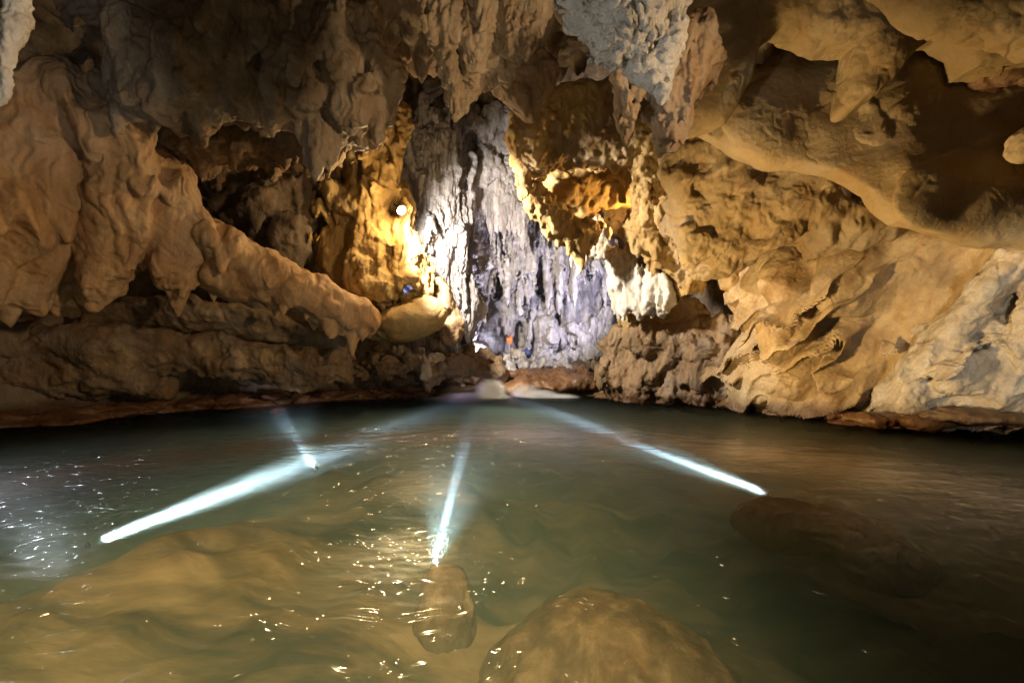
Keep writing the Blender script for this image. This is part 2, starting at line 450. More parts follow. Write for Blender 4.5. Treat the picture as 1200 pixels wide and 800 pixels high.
# --- orange flowstone on the left
form('flowstone', 'broad orange-brown flowstone sweeping down the left wall and tapering to a tongue', 'flowstone', [
  ('flowstone_sheet', dict(prims=[
    PO([(-70,55,9.3),(20,75,9.7),(60,84,9.9),(110,112,10.1),(160,148,10.4),(200,185,10.9),(222,230,11.2),(250,268,11.6),(245,335,11.8),(200,338,11.3),(178,310,11.1),(165,292,11.0),(150,320,10.8),
        (100,300,10.4),(88,318,10.3),(60,345,10.1),(10,350,9.9),(-70,345,9.3)], 0.55, 0.5, dome=0.1, w=1.2),
    CH([(60,100,9.5,34),(105,125,9.7,34),(150,160,9.9,28),(162,205,10.0,20)]),
    CH([(70,190,9.5,30),(62,260,9.6,26),(40,330,9.7,14)]), CH([(20,120,9.3,40),(0,240,9.2,60),(-10,335,9.3,34)]),
    CH([(160,215,9.95,16),(166,255,10.2,13),(150,300,10.3,10)]), CH([(200,215,10.7,26),(205,280,10.9,22),(192,330,11,9)]),
    CH([(230,260,11.1,18),(228,300,11.3,16),(222,336,11.3,8)]), CH([(205,260,11.0,10),(214,300,11.1,8),(212,345,11.1,5)])],
    k=0.3, big=(0.07,0.6), flute=(0.12,0.8,0.09,6), drip=(2.5,(0.12,0.42),(0.1,1.0)), fine=(0.009,4.0,4)), orange),
  ('drapery', dict(prims=[CH([(140,170,10.0,26),(128,230,10.0,33),(118,290,10.1,24),(112,340,10.2,14),(113,360,10.2,7)]),
    CH([(150,200,10.1,24),(152,270,10.3,22),(138,318,10.4,14),(128,346,10.4,7)])], k=0.25, big=(0.05,1.0), flute=(0.07,1.6,0.2,6), fine=(0.018,5,4)), orange),
  ('tongue', dict(prims=[
    PO([(235,262,11.6),(265,270,11.9),(300,290,12.3),(345,312,12.8),(385,328,13.2),(425,350,13.6),(446,370,13.9),(440,390,13.9),(415,397,13.7),(385,385,13.3),(345,368,12.9),(300,352,12.4),(255,345,11.9),(232,338,11.6)],0.5,0.45,dome=0.2,w=0.9),
    CH([(245,275,11.2,20),(310,315,12,24),(370,345,12.6,25),(430,372,13.3,16)])],
    k=0.3, big=(0.08,0.9), flute=(0.09,1.1,0.16,-30), drip=(5,(0.06,0.22),(0.05,0.6)), fine=(0.008,4.0,4)), orange)])

# --- recess below it
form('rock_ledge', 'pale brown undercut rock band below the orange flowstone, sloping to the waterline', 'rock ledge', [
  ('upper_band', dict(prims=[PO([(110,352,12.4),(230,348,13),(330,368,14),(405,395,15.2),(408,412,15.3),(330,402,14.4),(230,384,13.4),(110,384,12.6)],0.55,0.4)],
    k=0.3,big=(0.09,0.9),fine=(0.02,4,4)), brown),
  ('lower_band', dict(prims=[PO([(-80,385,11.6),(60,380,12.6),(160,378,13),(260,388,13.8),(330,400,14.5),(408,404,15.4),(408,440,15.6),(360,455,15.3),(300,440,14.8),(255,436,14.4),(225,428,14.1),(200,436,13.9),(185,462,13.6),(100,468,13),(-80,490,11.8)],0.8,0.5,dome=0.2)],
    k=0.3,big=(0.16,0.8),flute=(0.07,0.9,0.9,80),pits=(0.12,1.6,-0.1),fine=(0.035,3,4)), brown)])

# --- ceiling mass, upper left
form('hanging_rock_mass', 'lumpy tan rock mass hanging from the ceiling at upper left with a ragged fringe', 'rock formation', [
  ('body', dict(prims=[PO([(150,-90,9.3),(478,-90,10.8),(474,30,10.8),(466,110,11),(452,140,11.1),(420,168,11),(385,170,10.9),(345,158,10.6),(300,150,10.4),(255,130,10.2),(222,138,10),(190,148,9.95),(165,128,9.8),(150,95,9.5),(140,40,9.3)],0.6,0.5,dome=0.15,w=1.2),
    EL(200,110,9.2,48,38,.7),EL(225,55,9.1,34,50,.6),EL(170,60,9.0,26,50,.6),EL(245,35,9.0,16,28,.5),EL(262,25,8.9,14,24,.4),EL(310,30,9.3,22,45,.7),EL(345,100,9.7,45,50,.7),EL(290,90,9.5,26,40,.6),EL(405,70,9.9,34,90,.7),EL(375,140,10.1,22,40,.5),EL(440,40,10.1,18,80,.6),EL(450,110,10.4,14,46,.5),
    EL(240,68,8.9,10,15,.3,20),EL(222,72,8.9,9,22,.3,12),EL(178,120,9.2,30,12,.4),EL(240,118,9.3,18,12,.4,30)],
    k=0.12,big=(0.15,0.8),lumps=(0.24,0.9),flute=(0.13,1.2,0.25,-6),drip=(5,(0.08,0.3),(0.05,0.7)),fine=(0.028,3.2,4)), tan),
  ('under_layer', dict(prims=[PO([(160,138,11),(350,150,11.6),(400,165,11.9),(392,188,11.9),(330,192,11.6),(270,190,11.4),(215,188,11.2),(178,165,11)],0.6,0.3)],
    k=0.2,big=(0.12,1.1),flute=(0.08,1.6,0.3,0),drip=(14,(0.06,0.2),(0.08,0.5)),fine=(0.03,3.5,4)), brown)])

form('rock_buttress', 'dark brown leaning rock buttress above the orange flowstone at the top left corner', 'rock formation', [
  ('body', dict(prims=[PO([(30,-80,8.4),(160,-80,9.6),(150,20,9.9),(140,60,10.2),(165,110,10.4),(190,160,10.8),(150,140,10.5),(110,105,10.2),(80,80,9.8),(66,40,9),(52,74,8.8),(40,72,8.6),(32,20,8.4)],0.5,0.4)],
    k=0.2,big=(0.12,0.8),flute=(0.08,1.3,0.2,-35),fine=(0.03,3.5,4)), brown)])

form('stalactite', 'long pale grey stalactite hanging at the left edge, lit cold white', 'stalactite', [
  ('body', dict(prims=[CH([(22,-60,4.4,15),(20,0,4.4,13),(14,45,4.4,11),(6,90,4.4,9),(1,118,4.4,6),(-2,140,4.4,3)])],k=0.05,big=(0.03,2.5),flute=(0.025,5,0.7,10),fine=(0.008,14,4)), pale)])

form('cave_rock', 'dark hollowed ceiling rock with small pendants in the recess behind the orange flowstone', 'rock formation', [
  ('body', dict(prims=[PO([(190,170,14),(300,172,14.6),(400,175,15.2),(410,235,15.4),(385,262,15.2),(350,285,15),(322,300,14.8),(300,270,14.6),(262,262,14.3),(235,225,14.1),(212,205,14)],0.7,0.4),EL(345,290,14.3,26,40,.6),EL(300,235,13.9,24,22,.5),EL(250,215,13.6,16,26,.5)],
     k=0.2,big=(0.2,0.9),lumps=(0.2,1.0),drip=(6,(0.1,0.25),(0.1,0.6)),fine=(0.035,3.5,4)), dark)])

# --- column with the lamp
form('rock_column', 'golden knobbly rock column carrying the lit lamp, left of the back chamber', 'rock formation', [
  ('body', dict(prims=[PO([(395,140,15.2),(440,150,15.2),(466,140,15.4),(468,200,15.6),(484,250,15.7),(498,300,15.8),(511,345,16),(505,362,16),(470,372,15.8),(440,375,15.6),(405,372,15.2),(385,340,15),(372,300,14.9),(388,250,15),(400,210,15.1)],0.65,0.5,dome=0.15),
    EL(412,200,14.5,13,20,.45),EL(392,226,14.5,13,18,.4),EL(408,240,14.4,16,14,.4),EL(378,240,14.6,8,8,.3),EL(440,235,14.6,22,70,.5),EL(455,175,14.9,9,45,.4),EL(430,300,14.4,24,45,.5),EL(465,290,14.8,20,50,.5),EL(470,330,14.8,24,18,.5),EL(435,335,14.5,28,22,.6),
    CH([(470,130,15,9),(463,190,15.1,10),(458,240,15.1,7)])],
    k=0.1,big=(0.15,1.0),lumps=(0.26,1.0),flute=(0.12,1.6,0.3,0),drip=(7,(0.1,0.26),(0.1,0.9)),fine=(0.03,3.2,4)), gold),
  ('lobe', dict(prims=[EL(478,376,15.0,46,22,.9,-8),EL(455,390,15.2,28,10,.7),EL(500,366,15.2,20,18,.6)],k=0.3,big=(0.06,0.8),fine=(0.015,4,4)), gold),
  ('foot', dict(prims=[EL(528,385,16.6,14,22,.5),EL(520,360,16.4,12,18,.5),CH([(512,330,16.3,8),(530,375,16.5,10)])],k=0.2,big=(0.08,1.2),flute=(0.06,2,.4,0),fine=(0.02,4,3)), brown)])

# --- lit curtain at the mouth of the back chamber
form('limestone_curtain', 'fluted white limestone curtain glaring under the lamp at the chamber mouth', 'limestone curtain', [
  ('body', dict(prims=[PO([(466,150,18),(500,120,18.6),(528,120,19.3),(545,180,20),(548,250,20.4),(546,330,20.6),(566,352,21),(562,366,21),(546,372,20.8),(540,408,20.6),(533,405,20.6),(530,375,20.3),(518,345,19.9),(500,300,19.1),(489,262,18.6),(474,225,18.2)],0.8,0.5,dome=0.3),
    CH([(505,180,18.3,12),(515,250,18.6,10),(522,330,19.3,9)]),CH([(528,190,18.9,9),(531,290,19.2,8),(545,400,20.0,4)]),CH([(490,240,17.8,10),(505,290,18.2,10),(520,350,19,7)])],
    k=0.15,big=(0.16,1.2),flute=(0.30,1.5,0.14,0),drip=(8,(0.1,0.3),(0.1,1.6)),pits=(0.5,1.2,0.1,.3),fine=(0.028,3,4)), lilac)])

# --- back chamber
form('hanging_curtain', 'tall lilac-grey stalactite curtain hanging across the back chamber', 'limestone curtain', [
  ('upper_folds', dict(prims=[PO([(490,110,22.5),(560,125,22.5),(612,130,22.5),(612,190,22.6),(606,220,22.6),(585,225,22.6),(560,228,22.6),(545,225,22.6),(520,190,22.4)],0.9,0.5),
      EL(530,165,21.4,18,30,.7),EL(565,190,21.4,22,26,.6),EL(545,145,21.5,30,18,.6),EL(510,150,21.4,16,30,.6)],
      k=0.2,big=(0.25,0.8),flute=(0.3,1.1,0.12,0),drip=(4,(0.15,0.4),(0.2,2.0)),pits=(0.6,0.9,0.1,.3),fine=(0.03,2.6,4)), lilac),
  ('lower_folds', dict(prims=[PO([(545,200,24),(605,195,24),(650,270,24.6),(700,300,25),(730,300,25.3),(728,330,25.3),(690,315,25),(660,330,24.8),(632,305,24.5),(605,330,24.2),(585,300,24.1),(570,330,24),(552,300,24)],0.8,0.4)],
      k=0.2,big=(0.3,0.8),flute=(0.45,1.1,0.12,0),drip=(6,(0.14,0.36),(0.3,2.6)),pits=(0.8,0.9,0.2,.3),fine=(0.035,2.4,4)), lilac)])
form('rock_ledge', 'dark horizontal shelf across the back chamber with draperies above and below', 'rock ledge', [
  ('body', dict(prims=[PO([(600,288,26),(650,282,26),(740,286,26.5),(745,304,26.5),(690,302,26.2),(640,306,26),(600,300,26)],0.8,0.25)],k=0.1,big=(0.25,0.9),drip=(7,(0.1,0.3),(0.2,1.2)),fine=(0.05,2.5,4)), lilac)])
form('flowstone', 'grey and pinkish flowstone wall with drip folds at the foot of the back chamber', 'flowstone', [
  ('body', dict(prims=[PO([(560,330,27),(750,310,27.6),(760,440,27.6),(690,432,27.2),(600,440,26.8),(560,440,26.6)],0.9,0.6),
     EL(640,390,26.0,22,40,.6),EL(665,385,26.2,14,40,.6),EL(690,400,25.8,26,24,.8),EL(712,390,26,12,40,.6),EL(620,370,26,12,36,.6),EL(585,385,25.6,22,30,.9),EL(610,345,26.2,20,16,.6)],
     k=0.25,big=(0.26,0.8),flute=(0.3,1.1,0.14,0),pits=(0.6,0.9,0.1,.5),fine=(0.035,2.4,4)), lilac)])

# --- centre hanging rocks
form('hanging_drapery', 'thick tan drapery with vertical stripes hanging from the top centre', 'drapery', [
  ('body', dict(prims=[PO([(493,-80,8.8),(497,20,8.9),(505,60,9.1),(520,92,9.3),(536,120,9.5),(552,106,9.5),(575,106,9.4),(600,88,9.2),(622,66,9.1),(632,45,9),(630,10,8.9),(640,-80,8.8)],0.45,0.4,dome=0.15,w=.5),
     CH([(508,-40,8.5,20),(516,40,8.6,22),(530,90,8.9,16),(540,124,9.1,5)]),CH([(560,-60,8.5,20),(560,50,8.7,16),(556,100,9,8)]),EL(606,30,8.7,22,45,.4)],
     k=0.2,big=(0.07,1.0),flute=(0.15,2.3,0.10,-8),drip=(14,(0.05,0.12),(0.03,0.25)),fine=(0.02,5,4)), tan),
  ('tip', dict(prims=[PO([(560,92,10.3),(640,50,10),(660,80,10),(650,108,10.2),(636,122,10.2),(626,146,10.3),(612,142,10.3),(596,124,10.3),(578,110,10.3)],0.35,0.3)],k=0.1,big=(0.06,1.3),flute=(0.06,2,.3,20),fine=(0.02,5,4)), brown),
  ('upper_fold', dict(prims=[PO([(590,-80,8.6),(650,-80,8.6),(646,5,8.8),(634,40,8.9),(615,15,8.8),(600,0,8.7)],0.3,0.25)],k=0.1,big=(0.06,1.3),flute=(0.05,2,.3,20),fine=(0.02,5,4)), tan)])

form('hanging_boulder', 'rough whitish grey knobbly rock hanging at the top, right of centre', 'rock formation', [
  ('body', dict(prims=[PO([(655,-80,5.4),(815,-80,5.4),(806,0,5.5),(785,26,5.5),(772,45,5.5),(752,62,5.5),(728,68,5.5),(705,58,5.5),(684,36,5.5),(666,10,5.4)],0.42,0.4)],
     k=0.1,big=(0.05,1.6),lumps=(0.055,5),bill=(0.045,7.5),fine=(0.010,22,4)), grey),
  ('nodule', dict(prims=[CH([(788,25,5.5,12),(790,50,5.5,15),(778,75,5.55,14),(765,92,5.6,10)]),EL(774,110,5.7,10,13,.12),EL(752,78,5.6,16,14,.16)],k=0.08,big=(0.03,2.5),bill=(0.025,7),fine=(0.012,14,4)), grey)])
form('stalactite', 'ragged brown stalactite cluster under the grey knobbly rock', 'stalactite', [
  ('body', dict(prims=[PO([(716,60,7.6),(830,20,7.6),(840,80,8),(812,120,8.1),(796,160,8.2),(782,176,8.2),(768,160,8.1),(756,128,8),(738,140,7.8),(730,120,7.7)],0.5,0.35),CH([(725,60,7.4,14),(732,100,7.4,9),(738,134,7.4,3)])],
     k=0.1,big=(0.09,1.4),lumps=(0.06,2),flute=(0.06,2.5,.4,0),drip=(20,(0.05,0.13),(0.05,0.35)),fine=(0.02,6,4)), brown)])

# --- central golden mass
form('hanging_arch', 'golden hollowed rock arch hanging in the middle with a fringed lip', 'rock formation', [
  ('upper_curtain', dict(prims=[PO([(598,128,13.8),(660,105,13.6),(760,90,13.2),(800,130,13.3),(790,190,13.8),(745,196,14),(700,192,14.1),(645,200,14.2),(632,216,14.2),(613,222,14.2),(601,190,14)],0.6,0.5,dome=.2),
      CH([(606,130,13.4,9),(607,180,13.6,11),(618,218,13.8,8)])],k=0.2,big=(0.16,0.9),flute=(0.08,1.5,.3,0),drip=(8,(0.08,0.2),(0.05,0.35)),fine=(0.03,4,4)), gold),
  ('lip', dict(prims=[PO([(606,205,14.4),(632,212,14.8),(650,240,15.4),(680,258,15.6),(706,262,15.6),(695,282,15.4),(680,300,15.3),(658,290,15.1),(636,268,14.8),(616,240,14.5)],0.4,0.35)],
      k=0.15,big=(0.10,1.2),lumps=(0.08,1.6),drip=(14,(0.07,0.18),(0.1,0.55)),fine=(0.03,4,4)), gold),
  ('hollow_roof', dict(prims=[PO([(626,190,16.4),(700,180,16.2),(765,178,16.0),(770,215,16.1),(745,236,16.3),(712,240,16.7),(680,258,16.9),(650,250,16.8),(630,225,16.5)],0.5,0.3),EL(665,228,16.0,36,12,.35,-18),EL(735,205,15.7,10,34,.4,20),EL(700,232,15.6,40,24,.5,op=-1)],
      k=0.15,big=(0.22,0.9),lumps=(0.2,1.0),fine=(0.03,4,4)), gold),
  ('leg', dict(prims=[PO([(742,170,14.2),(800,150,13.8),(806,230,14.2),(800,300,14.8),(822,330,14.8),(800,345,15),(785,322,15),(768,308,15.1),(745,290,15.2),(726,270,15.3),(740,238,15),(748,200,14.5)],0.55,0.45,dome=.15),
      CH([(750,190,13.8,9),(757,240,14.2,11),(775,300,14.5,9)]),CH([(790,190,13.8,12),(780,250,14.1,12),(795,300,14.4,8)])],
      k=0.18,big=(0.14,1.1),lumps=(0.12,1.4),flute=(0.10,1.8,.3,-14),drip=(10,(0.07,0.18),(0.05,0.5)),fine=(0.035,4,4)), gold)])
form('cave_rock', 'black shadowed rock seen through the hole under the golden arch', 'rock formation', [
  ('body', dict(prims=[PO([(690,225,17.9),(790,215,17.6),(800,330,17.6),(755,318,17.7),(728,292,17.8),(706,268,17.9)],0.4,0.3)],k=0.1,big=(0.2,0.9),fine=(0.04,3,3)), dark)])  # fills the hole; its dark colour supplies the shade there
form('limestone_curtain', 'bright cream peaked drapery lit from the lamp, under the golden arch', 'limestone curtain', [
  ('body', dict(prims=[PO([(694,250,16.9),(704,258,16.8),(718,284,16.5),(740,300,16.1),(775,320,15.5),(794,345,15.2),(782,368,15.2),(750,368,15.7),(726,368,16.2),(716,338,16.5),(708,306,16.7),(690,304,16.9),(678,320,17.2),(671,300,17.2),(683,276,17)],0.3,0.22),],
     k=0.1,big=(0.09,1.2),flute=(0.14,1.9,.2,-6),drip=(14,(0.06,0.16),(0.05,0.5)),fine=(0.025,4,4)), white)])

# --- right ceiling
form('scalloped_rock', 'large smooth scalloped ceiling sheet at upper right with a sharp rim-lit lower edge', 'rock formation', [
  ('panel', dict(prims=[PO([(780,150,10.6),(800,70,10.9),(900,20,10.6),(1000,20,10.0),(1150,40,9.3),(1330,60,8.4),(1330,285,7.0),(1200,287,7.9),(1140,292,8.3),(1080,282,8.6),(1035,268,8.9),(1000,236,9.3),(960,212,9.6),(900,192,9.9),(850,178,10.2)],0.2,0.12,dome=0.35,w=0.8),
     EL(1140,225,8.05,95,50,.3,-10,k=.6),EL(920,150,9.7,90,44,.4,14,k=.6)],
     k=0.25,big=(0.13,0.45),lumps=(0.22,0.42),fine=(0.007,4,4)), smooth),
  ('scallop', dict(prims=[EL(1072,138,8.95,66,40,.4,28),EL(1045,165,9.05,48,32,.35,28)],k=0.2,big=(0.05,0.8),flute=(0.07,1.4,.2,-40),fine=(0.008,4,4)), smooth)])
form('scalloped_rock', 'dim upper ceiling sheet whose arched edge shades a deep dark hollow', 'rock formation', [
  ('body', dict(prims=[PO([(750,-90,8.6),(1110,-90,8),(1330,-90,7.4),(1330,70,7.5),(1200,78,7.9),(1126,92,8.2),(1112,70,8.3),(1085,62,8.4),(1060,68,8.5),(1046,90,8.5),(1015,120,8.6),(994,128,8.7),(986,68,8.7),(940,62,8.8),(905,44,8.8),(878,60,8.9),(862,98,9),(835,150,9.2),(800,158,9.3),(765,90,9)],0.4,0.2,dome=0.15)],
     k=0.2,big=(0.12,0.5),lumps=(0.16,0.5),fine=(0.014,4,4)), smooth)])
form('scalloped_rock', 'lighter smooth ceiling slab in the top right corner', 'rock formation', [
  ('body', dict(prims=[PO([(1035,-90,6.4),(1320,-90,5.6),(1320,80,5.8),(1210,66,6.1),(1180,55,6.2),(1120,44,6.4),(1078,50,6.6),(1052,20,6.6)],0.3,0.2)],
     k=0.2,big=(0.10,0.6),lumps=(0.2,0.7),fine=(0.012,4,4)), smooth)])
form('cave_rock', 'dark reddish brown crumbly rock in the crevice at the right edge', 'rock formation', [
  ('body', dict(prims=[PO([(1120,90,8.8),(1320,90,7.8),(1320,230,8),(1200,210,8.3),(1160,195,8.5),(1135,165,8.7)],0.35,0.3)],k=0.1,big=(0.14,1.3),lumps=(0.15,1.6),fine=(0.03,4,4)), wetbrown)])
form('nodule', 'small pale knob of rock jutting in at the right edge', 'nodule', [
  ('body', dict(prims=[EL(1206,165,6.6,14,18,.25),CH([(1208,165,6.6,14),(1240,155,7.1,26),(1300,150,7.9,46)])],k=0.1,big=(0.05,1.6),fine=(0.02,5,4)), cream)])
form('cave_rock', 'dim smooth recessed panel under the scalloped ceiling edge', 'rock formation', [
  ('body', dict(prims=[PO([(778,165,12),(850,170,11.8),(900,185,11.5),(970,210,11),(1050,262,10.6),(1050,292,10.7),(985,288,11.2),(945,296,11.5),(920,285,11.7),(870,312,12.2),(830,330,12.6),(795,320,12.9),(782,260,12.7)],0.6,0.4),
     EL(812,294,12.0,26,30,.5)],k=0.15,big=(0.2,0.8),lumps=(0.18,0.8),flute=(0.12,1.1,0.25,-25),pits=(0.2,0.9,-0.1),fine=(0.015,3.5,4)), smooth)])

# --- right wall
form('flowstone', 'amber-lit smooth flowstone wall on the right with slanting root-like ridges', 'flowstone', [
  ('wall_face', dict(prims=[PO([(858,340,13.6),(880,305,13.2),(915,275,12.7),(930,288,12.5),(985,276,11.9),(1020,268,11.5),(1080,272,11.1),(1130,286,10.7),(1147,312,10.6),(1142,345,10.6),(1140,500,10.6),(1000,492,11.9),(900,480,14),(856,474,14.9),(848,440,14.8),(872,390,14.1)],0.8,0.6,dome=.1),
     EL(1090,318,10.0,52,34,.45,op=-1),EL(1000,330,11.2,46,46,.5),EL(925,330,12.2,30,40,.5),EL(940,400,12.2,60,40,.4,30)],
     k=0.3,big=(0.12,0.6),flute=(0.05,1.0,0.14,-38),ribs=(0.46,1.5,0.11,-42,1.8,4.4,5.0),pits=(0.10,1.2,-0.2),fine=(0.012,3.5,4)), cream)])
form('flowstone', 'pale grey-white flowstone bank at the right edge above the flat slab', 'flowstone', [
  ('body', dict(prims=[PO([(1020,500,11.0),(1035,460,10.9),(1060,425,10.7),(1092,390,10.5),(1120,350,10.3),(1160,312,10.0),(1200,285,9.7),(1320,230,9.0),(1320,520,9.0),(1200,500,9.7),(1100,498,10.4)],0.75,0.65,dome=.25),
     CH([(1190,305,9.2,18),(1140,365,9.6,18),(1090,430,10.0,16),(1060,480,10.2,12)]),CH([(1230,340,8.9,24),(1190,400,9.2,22),(1165,480,9.5,14)]),EL(1130,440,9.6,34,26,.4,-30)],
     k=0.2,big=(0.13,0.8),flute=(0.10,1.1,0.16,-40),ribs=(0.2,1.3,0.14,-42,0.5,4.5,6.0),pits=(0.10,1.6,-0.15),fine=(0.013,4,4)), pale)])
form('cave_rock', 'brown pitted rock bulge standing at the water right of the cascade', 'rock formation', [
  ('body', dict(prims=[PO([(706,430,18.8),(712,402,18.5),(728,384,18.2),(770,376,17.6),(830,372,16.6),(888,370,15.8),(892,420,15.6),(880,485,15.6),(800,480,16.8),(720,476,18.8),(705,455,19)],0.9,0.7,dome=.3),
     EL(730,425,17.8,20,42,.6),EL(770,400,17,40,22,.7),EL(840,395,15.8,40,20,.7)],
     k=0.2,big=(0.18,0.8),flute=(0.17,1.2,.2,-12),pits=(0.16,1.3,-0.15),fine=(0.02,3,4)), brown)])
form('cave_rock', 'bright amber rock spur at the mouth of the dark hollow', 'rock formation', [
  ('body', dict(prims=[CH([(838,312,14,9),(856,325,13.9,11),(872,345,13.8,11),(880,366,13.8,7)])],k=0.1,big=(0.10,1.4),lumps=(.06,2),fine=(0.03,4,4)), gold)])
form('flowstone', 'cream drip-covered rock shelf above the brown pitted bulge', 'flowstone', [
  ('body', dict(prims=[PO([(722,362,17.6),(745,350,17.4),(800,352,17),(830,366,16.8),(815,384,16.6),(770,384,17),(730,384,17.6)],0.35,0.3)],k=0.1,big=(0.14,1.5),lumps=(0.12,1.8),drip=(14,(0.07,0.16),(0.1,0.5)),fine=(0.03,4,4)), gold)])

# ---------------------------------------------------------------- the shell of the cave: wall and ceiling
PLAN = np.array([(-10,-9),(-12.5,0),(-13.4,6),(-13.2,10.5),(-12.2,14),(-10.5,17),(-8,19.5),(-5,20.8),(-3.8,22.5),(-4.6,25),(-4.2,28.5),(-1,30.5),(4,30.5),(7.8,28.5),(7.5,24.5),(6.2,22.5),(8,19.5),(10.6,16.5),(11.8,12.5),(11.5,9),(11.2,5),(10.5,0),(9,-9)], float)
def plan_dist(x, y):
    dd = np.full(len(x), 1e9); s = np.ones(len(x)); n = len(PLAN); j = n - 1
    for i in range(n):
        e = PLAN[j] - PLAN[i]; wx, wy = x - PLAN[i, 0], y - PLAN[i, 1]
        h = np.clip((wx * e[0] + wy * e[1]) / (e @ e), 0, 1)
        dd = np.minimum(dd, (wx - e[0] * h) ** 2 + (wy - e[1] * h) ** 2)
        c1 = y >= PLAN[i, 1]; c2 = y < PLAN[j, 1]; c3 = e[0] * wy > e[1] * wx
        s = np.where((c1 & c2 & c3) | (~c1 & ~c2 & ~c3), -s, s); j = i
    return s * np.sqrt(dd)
_gx, _gy = np.arange(-18, 16, 0.1), np.arange(-12, 34, 0.1)
_XX, _YY = np.meshgrid(_gx, _gy, indexing='ij')
_PD = plan_dist(_XX.ravel(), _YY.ravel()).reshape(_XX.shape)
def shell_field(p):
    x, y, z = p[:, 0], p[:, 1], p[:, 2]
    u = np.clip((x + 18) / 0.1, 0, len(_gx) - 1.01); v = np.clip((y + 12) / 0.1, 0, len(_gy) - 1.01)
    i, j = u.astype(int), v.astype(int); fu, fv = u - i, v - j
    d2 = (_PD[i, j] * (1 - fu) + _PD[i + 1, j] * fu) * (1 - fv) + (_PD[i, j + 1] * (1 - fu) + _PD[i + 1, j + 1] * fu) * fv
    s_ = np.clip((y - 11) / 8, 0, 1); s_ = s_ * s_ * (3 - 2 * s_)
    ceil = 9.6 + 4.4 * s_ - np.clip((x - 3) / 8, 0, 1.2) * 3.0 * (1 - s_)
    ceil = ceil - 5.5 * np.clip((x - 4) / 4, 0, 1) * np.clip((y - 12) / 3, 0, 1) * np.clip((22 - y) / 2, 0, 1)
    inside = -d2 - 0.06 * np.clip(z - 5, 0, 9) * 1.2       # walls lean in higher up
    c = smin(inside, (ceil - z) * 0.9, 2.2)
    return -(-c) * 1.0 * -1.0 * -1.0

def shell_solid(p): return shell_field(p)                 # > 0 in the air, < 0 in the rock

JOBS_SHELL = [
  ('cave_wall', dict(prims=None, field=shell_solid, box=([-17,-8,-1.9],[15,33,15.2]), vox=0.125, big=(0.55,0.32), lumps=(0.22,0.5), flute=(0.16,0.9,0.2,0), drip=(1.2,(0.15,0.4),(0.1,0.9)), fine=(0.05,2.2,4), margin=1.4))]

def run_part(a):
    i, name, kw, Y = a
    kw = dict(kw)
    if 'vox' not in kw: kw['vox'] = vx(Y)
    return sculpt(seed=i % 37 + 1, **kw)

tasks, meta = [], []
for (nm, kw) in JOBS_SHELL:
    tasks.append((3, nm, kw, 0)); meta.append(None)
n_ = 0
for ji, (root, label, cat, parts, group) in enumerate(JOBS):
    for (pn, kw, mat) in parts:
        Y = min(q.lo[1] for q in kw['prims'] if q.op > 0) + 0.3
        n_ += 1
        tasks.append((n_ * 7, pn, kw, Y)); meta.append((ji, pn, mat))
with ThreadPoolExecutor(4) as ex: results = list(ex.map(run_part, tasks))
print('sculpted', sum(len(v) for v, q in results), 'verts', round(time.time() - T0, 1), 's')

roots = {}
for mt, (V, Q) in zip(meta, results):
    if mt is None:
        o = link_mesh('cave_wall', V, Q, rock('cave_wall_limestone', [(0.12, 0.085, 0.05), (0.22, 0.16, 0.10), (0.32, 0.26, 0.19)], bump=0.7), origin=np.zeros(3))
        tag(o, kind='structure'); continue
    ji, pn, mat = mt
    root, label, cat, parts, group = JOBS[ji]
    if len(V) == 0: print('EMPTY', root, pn); continue
    if len(parts) == 1:
        o = link_mesh(root, V, Q, mat); tag(o, label, cat, group)
    else:
        if ji not in roots:
            roots[ji] = thing(root, (V[:, 0].mean(), V[:, 1].mean(), V[:, 2].min()), label, cat, group)
        link_mesh(pn, V, Q, mat, roots[ji])
# ------------------------------------------------------------------ lake bed, one ground sheet
def sand():
    m, nt, N, L = nodes('lake_bed_sand')
    out = N.new('ShaderNodeOutputMaterial'); bs = N.new('ShaderNodeBsdfPrincipled'); L.new(bs.outputs[0], out.inputs[0])
    geo = N.new('ShaderNodeNewGeometry')
    mp = N.new('ShaderNodeMapping'); mp.inputs['Rotation'].default_value = (0, 0, R(28)); mp.inputs['Scale'].default_value = (0.5, 1.5, 1)
    L.new(geo.outputs['Position'], mp.inputs['Vector'])
    a = N.new('ShaderNodeTexNoise'); a.inputs['Scale'].default_value = 1.1; a.inputs['Detail'].default_value = 7; a.inputs['Roughness'].default_value = 0.62; a.inputs['Distortion'].default_value = 0.8
    L.new(mp.outputs[0], a.inputs['Vector'])
    r = N.new('ShaderNodeValToRGB'); e = r.color_ramp.elements; e.new(0.5)
    for q, (p, c) in zip(e, ((0.36, (0.05, 0.036, 0.016, 1)), (0.5, (0.24, 0.165, 0.07, 1)), (0.64, (0.46, 0.33, 0.16, 1)))): q.position = p; q.color = c
    L.new(a.outputs[0], r.inputs[0])
    b = N.new('ShaderNodeTexNoise'); b.inputs['Scale'].default_value = 9; b.inputs['Detail'].default_value = 6
    L.new(mp.outputs[0], b.inputs['Vector'])
    x = N.new('ShaderNodeMix'); x.data_type = 'RGBA'; x.blend_type = 'MULTIPLY'; x.inputs[0].default_value = 0.5
    L.new(r.outputs[0], x.inputs[6]); L.new(b.outputs[0], x.inputs[7]); L.new(x.outputs[2], bs.inputs['Base Color'])
    bs.inputs['Roughness'].default_value = 0.9
    bp = N.new('ShaderNodeBump'); bp.inputs['Strength'].default_value = 0.4; bp.inputs['Distance'].default_value = 0.05
    L.new(b.outputs[0], bp.inputs['Height']); L.new(bp.outputs[0], bs.inputs['Normal'])
    return m

